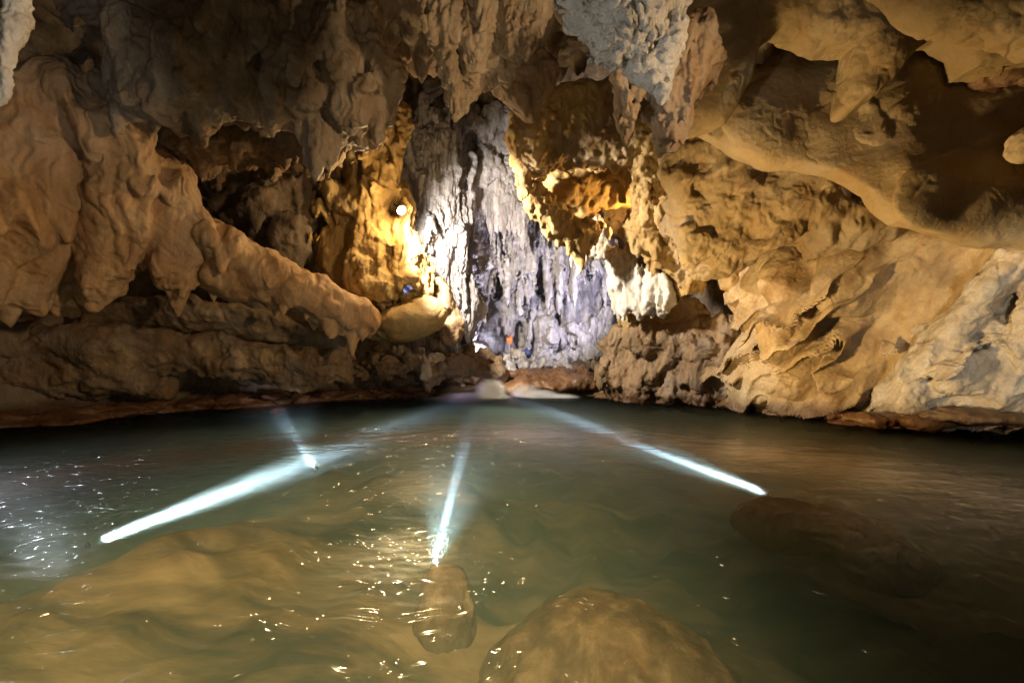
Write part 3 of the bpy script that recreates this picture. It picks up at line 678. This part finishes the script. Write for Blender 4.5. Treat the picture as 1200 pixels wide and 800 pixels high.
gx = np.linspace(-18, 16, 340); gy = np.concatenate([np.arange(-8, 2, 0.2), np.arange(2, 9, 0.06), np.arange(9, 34, 0.12)])
XX, YY = np.meshgrid(gx, gy, indexing='ij')
pp = np.stack([XX.ravel(), YY.ravel(), np.zeros(XX.size)], 1)
u = np.clip((pp[:, 0] + 18) / 0.1, 0, len(_gx) - 1.01).astype(int); v = np.clip((pp[:, 1] + 12) / 0.1, 0, len(_gy) - 1.01).astype(int)
pd = _PD[u, v]
z = -1.0 + 0.25 * fbm(pp * 0.35, 3) + 0.06 * fbm(pp * 1.6 + 3, 3)
def sst(v, a, b):
    t = np.clip((v - a) / (b - a), 0, 1); return t * t * (3 - 2 * t)
side = (pp[:, 0] + 4.15) - (pp[:, 1] - 4.35) * 0.17 + 0.25 * gn(pp * 0.5 + 2)   # right of the widest beam lies the sand bank
bank = sst(side, -1.5, 0.8) * (1 - sst(pp[:, 0] + 0.25 * gn(pp * 0.6), -1.5, 0.2)) * (1 - sst(pp[:, 1], 8, 12))
z += -0.15 + 0.56 * bank + 0.12 * ridge(pp * np.array([0.9, 0.5, 1.0]), 2) * (1 - bank)
shore = np.clip((pd + 2.0) / 2.2, 0, 1); z += shore ** 2 * 1.25
back = np.clip((pp[:, 1] - 19.6) / 1.6, 0, 1); back = back * back * (3 - 2 * back)
z = z * (1 - back) + back * (0.45 + 0.05 * np.clip(pp[:, 1] - 21, 0, 9) + 0.14 * fbm(pp * 0.9, 4))
V = pp.copy(); V[:, 2] = z
nxg, nyg = XX.shape
ii = np.arange(nxg * nyg).reshape(nxg, nyg)
Q = np.stack([ii[:-1, :-1], ii[1:, :-1], ii[1:, 1:], ii[:-1, 1:]], -1).reshape(-1, 4)
tag(link_mesh('lake_bed', V, Q, sand(), origin=np.zeros(3)), kind='structure')

# ------------------------------------------------------------------ water: one closed body with a rippled surface and murky inside
def water_mat():
    m, nt, N, L = nodes('cave_water')
    out = N.new('ShaderNodeOutputMaterial')
    geo = N.new('ShaderNodeNewGeometry')
    def noise(sc, det, ro, stretch, rot, dist=0.0):
        mp = N.new('ShaderNodeMapping'); mp.inputs['Rotation'].default_value = (0, 0, R(rot)); mp.inputs['Scale'].default_value = stretch
        L.new(geo.outputs['Position'], mp.inputs['Vector'])
        n = N.new('ShaderNodeTexNoise'); n.inputs['Scale'].default_value = sc; n.inputs['Detail'].default_value = det; n.inputs['Roughness'].default_value = ro
        n.inputs['Distortion'].default_value = dist
        L.new(mp.outputs[0], n.inputs['Vector']); return n.outputs[0]
    def bump(h, st, dist):
        b = N.new('ShaderNodeBump'); b.inputs['Strength'].default_value = st; b.inputs['Distance'].default_value = dist
        L.new(h, b.inputs['Height']); return b.outputs[0]
    n_soft = bump(noise(0.9, 3, 0.5, (1, 1.6, 1), 20), 1.0, 0.05)
    def mth(op, a, b=None):
        x = N.new('ShaderNodeMath'); x.operation = op
        for k_, v in enumerate((a, b)):
            if v is None: continue
            if hasattr(v, 'links'): L.new(v, x.inputs[k_])
            else: x.inputs[k_].default_value = v
        return x.outputs[0]
    rp = noise(2.6, 1.2, 0.45, (1, 1.0, 1), 14, 0.9)       # ripples with narrow crests: they glint along thin closed lines
    crest = mth('ARCSINE', mth('MULTIPLY', mth('SINE', mth('MULTIPLY', rp, 6.283 * 4.6)), 0.85))
    n_rip = bump(crest, 1.0, 0.0125)
    fr = N.new('ShaderNodeFresnel'); fr.inputs[0].default_value = 1.19; L.new(n_soft, fr.inputs[1])
    g1 = N.new('ShaderNodeBsdfGlossy'); g1.inputs['Roughness'].default_value = 0.32; L.new(n_soft, g1.inputs['Normal'])
    g2 = N.new('ShaderNodeBsdfGlossy'); g2.inputs['Roughness'].default_value = 0.13; L.new(n_rip, g2.inputs['Normal'])
    mg = N.new('ShaderNodeMixShader'); mg.inputs[0].default_value = 0.5; L.new(g1.outputs[0], mg.inputs[1]); L.new(g2.outputs[0], mg.inputs[2])
    tr = N.new('ShaderNodeBsdfTransparent')
    mx = N.new('ShaderNodeMixShader'); L.new(fr.outputs[0], mx.inputs[0]); L.new(tr.outputs[0], mx.inputs[1]); L.new(mg.outputs[0], mx.inputs[2])
    L.new(mx.outputs[0], out.inputs['Surface'])
    sc = N.new('ShaderNodeVolumeScatter'); sc.inputs['Color'].default_value = (0.58, 0.95, 0.82, 1); sc.inputs['Density'].default_value = 0.25; sc.inputs['Anisotropy'].default_value = 0.25
    ab = N.new('ShaderNodeVolumeAbsorption'); ab.inputs['Color'].default_value = (0.34, 0.73, 0.66, 1); ab.inputs['Density'].default_value = 0.2
    ad = N.new('ShaderNodeAddShader'); L.new(sc.outputs[0], ad.inputs[0]); L.new(ab.outputs[0], ad.inputs[1])
    L.new(ad.outputs[0], out.inputs['Volume'])
    return m
def box_mesh(lo, hi):
    x0, y0, z0 = lo; x1, y1, z1 = hi
    V = np.array([(x0,y0,z0),(x1,y0,z0),(x1,y1,z0),(x0,y1,z0),(x0,y0,z1),(x1,y0,z1),(x1,y1,z1),(x0,y1,z1)], float)
    Q = np.array([(0,3,2,1),(4,5,6,7),(0,1,5,4),(1,2,6,5),(2,3,7,6),(3,0,4,7)])
    return V, Q
V, Q = box_mesh((-16.5, -7.5, -2.6), (14.5, 22.0, 0.0))
tag(link_mesh('water', V, Q, water_mat(), origin=np.zeros(3), smooth=False), kind='structure')

# ------------------------------------------------------------------ loose rocks
def blob(seed, r=(1, 0.8, 0.6), vox=0.06, big=(0.18, 1.2), **kw):
    return sculpt([ELW((0, 0, 0), r)], vox, big=big, seed=seed, **kw)
ROCKS = []
for s_ in range(6):
    V, Q = blob(s_ + 40, (1, 0.75 + 0.05 * s_, 0.55 + 0.05 * (s_ % 3)), 0.07, (0.3, 0.9), lumps=(0.25, 1.0), fine=(0.035, 4, 4))
    ROCKS.append((V, Q))
_mesh = {}
def put_rock(kind, mat, loc, sc, rz, name, label, cat, group=None, tilt=(0, 0)):
    key = (kind, mat.name)
    if key not in _mesh:
        V, Q = ROCKS[kind]
        o = link_mesh(name, V, Q, mat, origin=np.zeros(3)); _mesh[key] = o.data
    else:
        o = bpy.data.objects.new(name, _mesh[key]); COL.objects.link(o)
    o.location = loc; o.scale = sc; o.rotation_euler = (tilt[0], tilt[1], rz)
    return tag(o, label, cat, group)

def big_rock(name, label, prims, mat, vox, **kw):
    V, Q = sculpt(prims, vox, **kw)
    return tag(link_mesh(name, V, Q, mat), label, 'rock')
big_rock('boulder', 'large rounded brown boulder under the water, bottom right of centre', [ELW((0.66, 3.5, -1.02), (0.80, 0.78, 0.62)), ELW((0.95, 3.25, -1.0), (0.75, 0.7, 0.55)), ELW((0.3, 3.3, -1.1), (0.6, 0.6, 0.5))], bedrock, 0.03, k=0.3, big=(0.05, 1.0), flute=(0.03, 1.6, 0.5, 10), fine=(0.010, 6, 4), seed=61)
big_rock('boulder', 'small round boulder under the water right beside the near light beam', [ELW((-0.60, 3.95, -0.52), (0.23, 0.23, 0.26)), ELW((-0.58, 3.88, -0.75), (0.26, 0.26, 0.3))], bedrock, 0.02, k=0.15, big=(0.03, 2), fine=(0.008, 9, 4), seed=62)
big_rock('boulder', 'pale flat boulder under the water at the end of the right light beam', [ELW((3.35, 5.3, -0.42), (0.75, 0.42, 0.28), (0, 0, -0.35)), ELW((3.9, 4.8, -0.6), (0.5, 0.4, 0.3))], bedrock, 0.03, k=0.2, big=(0.05, 1.2), fine=(0.012, 6, 4), seed=63)
# flat slab on the right shore
big_rock('flat_stone', 'flat pale brown slab jutting over the water at the right edge', [
    ELW((10.4, 9.2, 0.36), (1.8, 0.75, 0.17), (0, 0.03, -0.3)), ELW((9.4, 9.5, 0.36), (0.8, 0.45, 0.15), (0, 0.02, -0.25)), ELW((11.2, 8.7, 0.30), (1.2, 0.8, 0.22))], brown, 0.035, k=0.15, big=(0.06, 1.1), fine=(0.014, 5, 4), seed=65)
big_rock('flat_stone', 'narrow dark flat slab left of the big pale slab on the right shore', [
    ELW((8.3, 10.2, 0.24), (0.8, 0.4, 0.13), (0, 0.0, -0.3)), ELW((9.0, 10.0, 0.22), (0.7, 0.45, 0.14), (0, 0, -0.2))], wetbrown, 0.035, k=0.15, big=(0.05, 1.3), fine=(0.014, 5, 4), seed=66)

# shoreline stones: right bank and left bank follow the pool edge
def along(pts, n):
    P = np.array(pts, float); s = np.r_[0, np.cumsum(np.linalg.norm(np.diff(P, axis=0), axis=1))]
    t = np.linspace(0, s[-1], n)
    return np.stack([np.interp(t, s, P[:, i]) for i in range(P.shape[1])], 1)
ordw = ['first','second','third','fourth','fifth','sixth','seventh','eighth','ninth','tenth','eleventh','twelfth','thirteenth','fourteenth','fifteenth','sixteenth','seventeenth','eighteenth','nineteenth','twentieth']
rng = random.Random(5)
for i, (x, y) in enumerate(along([(4.3, 20.2), (5.6, 18.6), (7.0, 16.6), (8.2, 14.4), (8.7, 12.4), (8.6, 10.6)], 20)):
    s_ = rng.uniform(0.45, 0.85)
    put_rock(i % 6, wetbrown, (x + rng.uniform(-.15, .25), y, rng.uniform(-0.05, 0.08)), (s_, s_ * 0.8, s_ * rng.uniform(0.35, 0.55)), rng.uniform(-.6, .6), 'shore_rock',
             'low wet brown shore rock, %s along the right bank counted from the cascade' % ordw[i], 'rock', 'low wet rocks along the right bank')
for i, (x, y) in enumerate(along([(-11.6, 10.6), (-11, 12.6), (-9.9, 14.8), (-8.2, 17), (-6.2, 18.8), (-4.2, 20)], 18)):
    s_ = rng.uniform(0.7, 1.1)
    put_rock((i * 5 + 1) % 6, wetbrown, (x - rng.uniform(0, .3), y + 0.3, rng.uniform(-0.08, 0.1)), (s_, s_ * 0.7, s_ * rng.uniform(0.35, 0.5)), rng.uniform(-.5, 1.2), 'shore_rock',
             'low dark red-brown shore rock, %s along the left bank from the left edge' % ordw[i], 'rock', 'low dark rocks along the left bank')
# rubble under the column and at the foot of the back chamber
rub = [(395,440,17.5,14,'gold'),(412,430,18.5,12,''),(430,432,18.3,16,''),(447,425,18,18,''),(462,433,17.8,14,''),(478,430,18.4,20,''),(498,424,18.8,20,'p'),(505,440,18.3,18,''),(520,432,19,22,''),(540,430,20,24,''),(556,422,21,20,''),(528,415,21,14,''),(572,432,21.5,22,''),
       (548,408,22,12,''),(590,434,22.5,20,'l'),(612,428,23.5,18,'l'),(628,432,23,14,'l'),(648,434,24,16,'l'),(606,416,25,10,'w'),(666,428,24.5,16,'l'),(684,432,24,14,'d'),(702,430,23.5,12,'d'),(640,418,25,10,'l'),(470,412,19.5,12,'p'),(440,412,19.5,10,''),(408,415,18.8,9,'p'),(515,405,20,10,''),(565,408,23,10,'l')]
rmat = {'gold': gold, '': brown, 'p': pale, 'l': lilac, 'w': pale, 'd': dark}
rdesc = {'gold': 'squat golden', '': 'angular brown', 'p': 'pale grey', 'l': 'dusty grey', 'w': 'whitish pointed', 'd': 'dark'}
cnt = {}
for i, (px, py, Y, r, mk) in enumerate(sorted(rub)):
    c = W(px, py, Y); s_ = r * Y / F
    key = (rdesc[mk], px >= 560); cnt[key] = cnt.get(key, 0) + 1
    put_rock(i % 6, rmat[mk], c, (s_, s_ * 0.9, s_ * rng.uniform(0.8, 1.15)), rng.uniform(0, 6), 'boulder',
             '%s boulder, %s such from the left %s' % (rdesc[mk], ordw[cnt[key] - 1], 'below the back chamber wall' if px >= 560 else 'under the golden column'), 'rock',
             'rubble boulders', (rng.uniform(-.4, .4), rng.uniform(-.4, .4)))
big_rock('stalagmite', 'small cone-shaped pale stalagmite on the rubble under the column', [CH([(498, 440, 17.6, 8), (498, 425, 17.6, 5), (497, 416, 17.6, 2)])], pale, 0.05, k=0.05, big=(0.05, 2), fine=(0.02, 5, 3), seed=70)

# ------------------------------------------------------------------ stalactites of the back chamber, each its own object
STK = []
for s_ in range(6):
    r = random.Random(s_ + 3); w = 0.16 + 0.03 * (s_ % 3)
    pts = [(0, 0, 0.15, w * 1.5), (r.uniform(-.04, .04), 0, -0.25, w), (r.uniform(-.06, .06), 0, -0.6, w * 0.6), (r.uniform(-.07, .07), 0, -0.95, w * 0.12)]
    V, Q = sculpt([CHW(pts)], 0.035, k=0.02, big=(0.04, 2.5), flute=(0.05, 4, 0.5, 0), fine=(0.012, 9, 3), seed=80 + s_)
    STK.append((V, Q))
spots = []
r = random.Random(21)
for i in range(15): spots.append((546 + i * 4.6 + r.uniform(-2, 2), 226 + r.uniform(-8, 14) + i * 1.4, 21.9, r.uniform(0.9, 2.0), 0))
for i in range(17): spots.append((612 + i * 7.0 + r.uniform(-2, 2), 232 + i * 2.0 + r.uniform(-10, 10), 24.6 + r.uniform(-.4, .4), r.uniform(0.9, 2.3), 1))
for i in range(14): spots.append((600 + i * 10 + r.uniform(-3, 3), 302 + r.uniform(-3, 6), 25.8 + r.uniform(-.2, .4), r.uniform(0.7, 1.4), 2))
rowname = ['in the high row on the upper folds', 'in the middle row of the curtain', 'in the low row under the dark shelf']
kk = [0, 0, 0]
smesh = {}
for i, (px, py, Y, ln, row) in enumerate(spots):
    k = i % 6
    if k not in smesh:
        o = link_mesh('stalactite', *STK[k], lilac, origin=np.zeros(3)); smesh[k] = o.data
    else:
        o = bpy.data.objects.new('stalactite', smesh[k]); COL.objects.link(o)
    o.location = W(px, py, Y); o.scale = (0.8 + 0.3 * ln, 0.8 + 0.3 * ln, ln); o.rotation_euler = (0, 0, r.uniform(0, 6))
    kk[row] += 1
    tag(o, 'lilac-grey back chamber stalactite, %s from the left %s' % (ordw[kk[row] - 1], rowname[row]), 'stalactite', 'stalactites of the back chamber')

# ------------------------------------------------------------------ cascade
casc = thing('cascade', W(630, 462, 20), 'small stepped cascade of wet brown rock with white-gold water running over it', 'cascade')
V, Q = sculpt([ELW(W(640, 452, 20.8), (1.9, 1.0, 0.42)), ELW(W(608, 458, 20.3), (0.7, 0.5, 0.3)), ELW(W(672, 448, 21.2), (1.3, 1.0, 0.5)), ELW(W(640, 440, 22.3), (2.2, 1.0, 0.35)), ELW(W(550, 466, 20.0), (0.55, 0.35, 0.12))], 0.06, k=0.2, big=(0.14, 1.0), fine=(0.03, 4, 4), seed=71)
link_mesh('rock_step', V, Q, wetbrown, casc)
def spray_mat():
    m, nt, N, L = nodes('white_spray')
    out = N.new('ShaderNodeOutputMaterial'); v = N.new('ShaderNodeVolumeScatter'); v.inputs['Color'].default_value = (0.97, 0.96, 0.94, 1)
    tc = N.new('ShaderNodeTexCoord'); vm = N.new('ShaderNodeVectorMath'); vm.operation = 'DISTANCE'; vm.inputs[1].default_value = (0.5, 0.5, 0.5)
    L.new(tc.outputs['Generated'], vm.inputs[0])
    r = N.new('ShaderNodeMapRange'); r.interpolation_type = 'SMOOTHSTEP'
    for i_, q_ in enumerate((0.5, 0.0, 0.0, 7.0)): r.inputs[i_ + 1].default_value = q_
    L.new(vm.outputs['Value'], r.inputs[0]); L.new(r.outputs[0], v.inputs['Density'])
    L.new(v.outputs[0], out.inputs['Volume']); return m
spray = spray_mat()
for q in (EL(575, 458, 19.5, 22, 17, .7), EL(556, 465, 19.3, 50, 7, .8), EL(530, 468, 19.0, 50, 4.5, .6), EL(634, 464, 19.6, 26, 9, .6), EL(656, 466, 19.5, 28, 6, .6), EL(614, 458, 19.9, 22, 11, .5)):
    V, Q = sculpt([q], 0.05, k=0.1, big=(0.0, 1.2), fine=None, seed=72); link_mesh('white_water', V, Q, spray, casc)

# ------------------------------------------------------------------ small man-made things
def simple(name, col, rough=0.5, metal=0.0, emit=None, strength=0):
    m, nt, N, L = nodes(name); out = N.new('ShaderNodeOutputMaterial'); b = N.new('ShaderNodeBsdfPrincipled'); L.new(b.outputs[0], out.inputs[0])
    b.inputs['Base Color'].default_value = (*col, 1); b.inputs['Roughness'].default_value = rough; b.inputs['Metallic'].default_value = metal
    n = N.new('ShaderNodeTexNoise'); n.inputs['Scale'].default_value = 18; r = N.new('ShaderNodeMapRange'); r.inputs[3].default_value = rough * .7; r.inputs[4].default_value = min(1, rough * 1.3)
    L.new(n.outputs[0], r.inputs[0]); L.new(r.outputs[0], b.inputs['Roughness'])
    if emit: b.inputs['Emission Color'].default_value = (*emit, 1); b.inputs['Emission Strength'].default_value = strength
    return m
black = simple('black_metal', (0.02, 0.02, 0.02), 0.45, 0.6)
import bmesh
from mathutils import Matrix, Vector
def bm_obj(name, fn, mat, parent=None, smooth=False):
    bm = bmesh.new(); fn(bm)
    me = bpy.data.meshes.new(name); bm.to_mesh(me); bm.free()
    if smooth:
        for p in me.polygons: p.use_smooth = True
    me.materials.append(mat)
    o = bpy.data.objects.new(name, me); COL.objects.link(o)
    if parent: o.parent = parent
    return o
def lathe(prof, seg=32):
    def fn(bm):
        rings = [[bm.verts.new((r * math.cos(2 * math.pi * i / seg), r * math.sin(2 * math.pi * i / seg), z)) for i in range(seg)] for r, z in prof]
        for a, b in zip(rings[:-1], rings[1:]):
            for i in range(seg): bm.faces.new((a[i], a[(i + 1) % seg], b[(i + 1) % seg], b[i]))
        if prof[0][0] > 0.001: bm.faces.new(rings[0][::-1])
        if prof[-1][0] > 0.001: bm.faces.new(rings[-1])
    return fn
def boxf(lo, hi, bev=0.0):
    def fn(bm):
        c = [(a + b) / 2 for a, b in zip(lo, hi)]; s = [b - a for a, b in zip(lo, hi)]
        bmesh.ops.create_cube(bm, size=1, matrix=Matrix.Translation(c) @ Matrix.Diagonal((*s, 1)))
        if bev: bmesh.ops.bevel(bm, geom=bm.edges[:], offset=bev, segments=2, affect='EDGES')
    return fn

# the lit lamp on the column
LP = W(470, 246, 13.85)
lamp = thing('cave_lamp', LP, 'round lit floodlight glaring warm white on the golden column', 'lamp')
aim = (Vector((3.0, 7.5, 0.0)) - Vector(LP)).normalized()
q = aim.to_track_quat('Z', 'Y')
hs = bm_obj('housing', lathe([(0.02, -0.16), (0.07, -0.15), (0.10, -0.05), (0.14, 0.0), (0.15, 0.05), (0.14, 0.05), (0.13, 0.02), (0.0005, 0.015)]), black, lamp, True); hs.rotation_euler = q.to_euler()
ringm = simple('lit_lamp_glass', (0.8, 0.8, 0.8), 0.3, 0, (1.0, 0.78, 0.45), 350)
rg = bm_obj('lens', lathe([(0.137, 0.025), (0.125, 0.035), (0.06, 0.04), (0.0005, 0.042)]), ringm, lamp, True); rg.rotation_euler = q.to_euler()
br = bm_obj('bracket', boxf((-0.03, -0.03, -0.5), (0.03, 0.03, -0.2), 0.008), black, lamp); br.rotation_euler = q.to_euler()

whitem = simple('cold_lamp_glass', (0.8, 0.8, 0.8), 0.3, 0, (0.85, 0.93, 1.0), 1800)
post = thing('cave_lamp', (-9.9, 7.6, -1.2), 'small cold white lamp on a thin post standing in the pool by the left wall', 'lamp')  # lamp and post put in out of view for the white glints
bm_obj('post', lathe([(0.03, 0.0), (0.025, 3.9), (0.0005, 3.91)], 12), black, post, True)
h_ = bm_obj('housing', lathe([(0.02, -0.16), (0.08, -0.14), (0.1, 0.0), (0.09, 0.0), (0.08, -0.02), (0.0005, -0.025)], 20), black, post, True)
l_ = bm_obj('lens', lathe([(0.045, -0.018), (0.03, -0.005), (0.0005, 0.0)], 20), whitem, post, True)
for o in (h_, l_): o.location = (0.0, 0.0, 4.0); o.rotation_euler = (Vector((0, 1.5, 0)) - Vector((-9.9, 7.6, 2.8))).to_track_quat('Z', 'Y').to_euler()

LIGHTS = []
def spot(loc, tgt, energy, col, size, blend=0.5, soft=0.15):
    l = bpy.data.lights.new('lamp_light', 'SPOT'); l.energy = energy; l.color = col; l.spot_size = R(size); l.spot_blend = blend; l.shadow_soft_size = soft
    o = bpy.data.objects.new('lamp_light', l); COL.objects.link(o); o.location = loc
    o.rotation_euler = (Vector(tgt) - Vector(loc)).to_track_quat('-Z', 'Y').to_euler(); LIGHTS.append(o); return o
def point(loc, energy, col, soft=0.15):
    l = bpy.data.lights.new('lamp_light', 'POINT'); l.energy = energy; l.color = col; l.shadow_soft_size = soft
    o = bpy.data.objects.new('lamp_light', l); COL.objects.link(o); o.location = loc; return o
WARM, AMBER, COOL, DAY = (1.0, 0.72, 0.42), (1.0, 0.58, 0.18), (0.82, 0.79, 1.0), (0.9, 0.95, 1.0)
# 1 the visible lamp: throws towards the chamber mouth, the arch and the pool
spot(W(471, 247, 13.62), (-0.66, 2.15, 0.0), 110000, (1.0, 0.74, 0.36), 9, 0.6, 0.12)
point(W(473, 247, 13.62), 420, (1.0, 0.70, 0.34), 0.12)
spot(W(476, 247, 13.4), W(640, 330, 18), 6500, (1.0, 0.90, 0.76), 122, 0.5, 0.2)
# 2 cold lamps hidden in the back chamber, plus a warm fill added for its ceiling
spot(W(568, 436, 22.3), W(600, 220, 24), 9500, COOL, 120, 0.6, 0.3)
spot(W(716, 380, 21.5), W(610, 330, 27), 1300, COOL, 110, 0.6, 0.3)
spot(W(520, 300, 20.9), W(540, 100, 21), 500, (1.0, 0.85, 0.75), 120, 0.6, 0.3)
# 3 amber lamps hidden behind the leg of the arch and in the hollow behind the spur
spot(W(757, 262, 15.9), W(675, 215, 16.3), 500, AMBER, 140, 0.6, 0.1)
spot(W(835, 362, 15.4), W(850, 310, 14.8), 500, AMBER, 100, 0.6, 0.1)
# 4 right wall: lamp behind the bank pointing up; unseen light added low over the pool
spot(W(1128, 350, 10.75), W(1080, 308, 11.0), 260, (1.0, 0.62, 0.22), 120, 0.5, 0.08)
spot(W(1185, 280, 8.9), W(1150, 185, 8.3), 420, (1.0, 0.78, 0.48), 100, 0.6, 0.1)
spot((1.2, 9.4, 0.35), W(1000, 270, 10.5), 3300, (1.0, 0.68, 0.30), 92, 0.8, 0.25)
# 5 left: warm lamp on the right bank throws at the orange flowstone
spot((6.5, 3.0, 4.4), W(230, 200, 10.5), 2600, (1.0, 0.70, 0.40), 84, 0.9, 0.4)
# 6 added warm fills without fixtures: ceiling, pool bed, top drapery, spray
spot((0.6, -1.0, 1.0), (-4.5, 11, 7.5), 260, (1.0, 0.76, 0.46), 140, 0.8, 0.6)
spot((-0.5, -2.0, 6.0), (-2.1, 4.2, -0.8), 4800, (1.0, 0.72, 0.36), 60, 0.9, 0.5)
spot((-1.5, 4.0, 0.5), W(570, 40, 9.0), 420, (1.0, 0.78, 0.5), 46, 0.8, 0.2)
spot((-1.8, 12.0, 4.2), W(592, 460, 19.5), 3200, (1.0, 0.78, 0.48), 17, 0.7, 0.15)
# 7 added spots inside the cave standing in for white light from its mouth
spot((-1.6, 2.6, 2.4), W(735, 20, 5.5), 620, (1.0, 0.98, 0.93), 36, 0.7, 0.2)
spot((-1.0, 1.0, 2.0), W(10, 50, 4.4), 420, DAY, 26, 0.7, 0.2)
spot((5.6, 2.6, 1.4), W(1180, 380, 9.4), 1150, (1.0, 0.93, 0.82), 40, 0.9, 0.3)

# four underwater lamps
for i, (p, t, e, sz, dia, fl, fa, lab) in enumerate((
    ((-4.05, 4.35, -0.24), (-2.9, 13.3, -0.26), 110000, 4.8, 0.06, 40000, 10, 'black underwater lamp with the widest white beam, left foreground'),
    ((-0.74, 4.28, -0.42), (-1.15, 13.0, -0.02), 45000, 4.2, 0.075, 1500, 30, 'black underwater lamp behind the small round boulder, beam going straight back'),
    ((3.45, 6.10, -0.26), (1.4, 14.7, -0.16), 260000, 3.4, 0.085, 9000, 14, 'black underwater lamp beside the pale flat boulder on the right'),
    ((-3.45, 8.0, -0.36), (-7.4, 14.7, -0.38), 50000, 4.5, 0.1, 4000, 20, 'black underwater lamp farthest back on the left with a short beam'))):
    o = thing('underwater_lamp', p, lab, 'underwater lamp', 'underwater lamps shining along the pool')
    d = (Vector(t) - Vector(p)).normalized(); o.rotation_euler = d.to_track_quat('Z', 'Y').to_euler()
    o.scale = (dia / 0.15,) * 3
    bm_obj('housing', lathe([(0.02, -0.06), (0.045, -0.055), (0.055, -0.03), (0.062, -0.015), (0.065, 0.0), (0.06, 0.0), (0.055, -0.02), (0.0005, -0.025)], 24), black, o, True)
    lm = simple('underwater_lens', (0.8, 0.9, 1), 0.2, 0, (0.75, 0.88, 1.0), 20)
    bm_obj('lens', lathe([(0.055, -0.018), (0.05, -0.01), (0.0005, -0.006)], 24), lm, o, True)
    spot(Vector(p) + d * 0.03, t, e, (0.78, 0.74, 1.0), sz, 0.9, 0.035)
    spot(Vector(p) + d * 0.05, t, fl, (0.95, 0.90, 1.0), fa, 1.0, 0.05)

# orange notice on a post, blue crate, scraps whose colours imitate coloured light on the rock
sg = thing('notice_sign', W(597, 412, 25), 'small orange notice board on a thin post before the back wall', 'sign')
bm_obj('post', boxf((-0.03, -0.03, -0.3), (0.03, 0.03, 1.25), 0.006), simple('pale_post', (0.45, 0.43, 0.4), 0.6), sg)
bm_obj('board', boxf((-0.15, -0.055, 0.45), (0.15, -0.032, 0.92), 0.006), simple('orange_paint', (0.75, 0.16, 0.02), 0.5), sg)
bm_obj('stripe', boxf((-0.13, -0.060, 0.64), (0.10, -0.0555, 0.70)), simple('yellow_paint', (0.8, 0.45, 0.05), 0.5), sg)
def crumple(seed, size):
    def fn(bm):
        bmesh.ops.create_grid(bm, x_segments=10, y_segments=8, size=1)
        rr = random.Random(seed)
        for v in bm.verts: v.co = Vector((v.co.x * size[0], v.co.y * size[1], 0.12 * size[0] * math.sin(5 * v.co.x + seed) + rr.uniform(-.05, .05) * size[0]))
        bmesh.ops.solidify(bm, geom=bm.faces[:], thickness=0.01)
    return fn
for px, py, Y, sx, sy, col, lab, rot in ((477, 339, 14.3, .16, .10, (0.05, 0.10, 0.55), 'crumpled blue plastic scrap on the golden column above the smooth lobe', -40), (506, 355, 14.9, .07, .09, (0.05, 0.40, 0.45), 'small teal plastic scrap lodged right of the smooth lobe', 10), (487, 345, 14.6, .07, .02, (0.25, 0.5, 0.03), 'thin green plastic strip lodged behind the smooth lobe', 30)):
    o = bm_obj('plastic_scrap', crumple(int(px), (sx, sy)), simple('plastic_' + str(int(px)), col, 0.4)); o.location = W(px, py, Y); o.rotation_euler = (R(75), R(rot), R(10)); tag(o, lab, 'plastic scrap')
o = bm_obj('dry_bag', lathe([(0.05, 0), (0.2, 0.02), (0.24, 0.15), (0.21, 0.3), (0.1, 0.36), (0.06, 0.42), (0.09, 0.46), (0.02, 0.47)], 20), simple('blue_fabric', (0.05, 0.07, 0.18), 0.6), None, True)
o.location = W(617, 417, 25.3); tag(o, 'small dark blue bag on the rubble right of the orange notice', 'bag')

# ------------------------------------------------------------------ world, camera, render
w = bpy.data.worlds.new('World'); scn.world = w; w.use_nodes = True
w.node_tree.nodes['Background'].inputs[0].default_value = (0.75, 0.82, 1.0, 1); w.node_tree.nodes['Background'].inputs[1].default_value = 0.05
cam = bpy.data.cameras.new('camera'); cam.lens = 16; cam.sensor_width = 36; cam.shift_y = (HY - 400) / 1200.0; cam.clip_end = 300
co = bpy.data.objects.new('camera', cam); COL.objects.link(co); co.location = (0, 0, CAMZ); co.rotation_euler = (R(90), 0, 0); scn.camera = co
scn.view_settings.view_transform = 'Standard'; scn.view_settings.look = 'None'; scn.view_settings.exposure = 0; scn.view_settings.gamma = 1; scn.view_settings.use_curve_mapping = False
cy = scn.cycles
cy.use_denoising = True; cy.denoiser = 'OPENIMAGEDENOISE'; cy.max_bounces = 6; cy.diffuse_bounces = 3; cy.glossy_bounces = 2; cy.volume_bounces = 1; cy.transparent_max_bounces = 10
cy.sample_clamp_indirect = 4; cy.use_adaptive_sampling = True; cy.adaptive_threshold = 0.02; cy.caustics_reflective = False; cy.caustics_refractive = False
print('script', round(time.time() - T0, 1), 's')
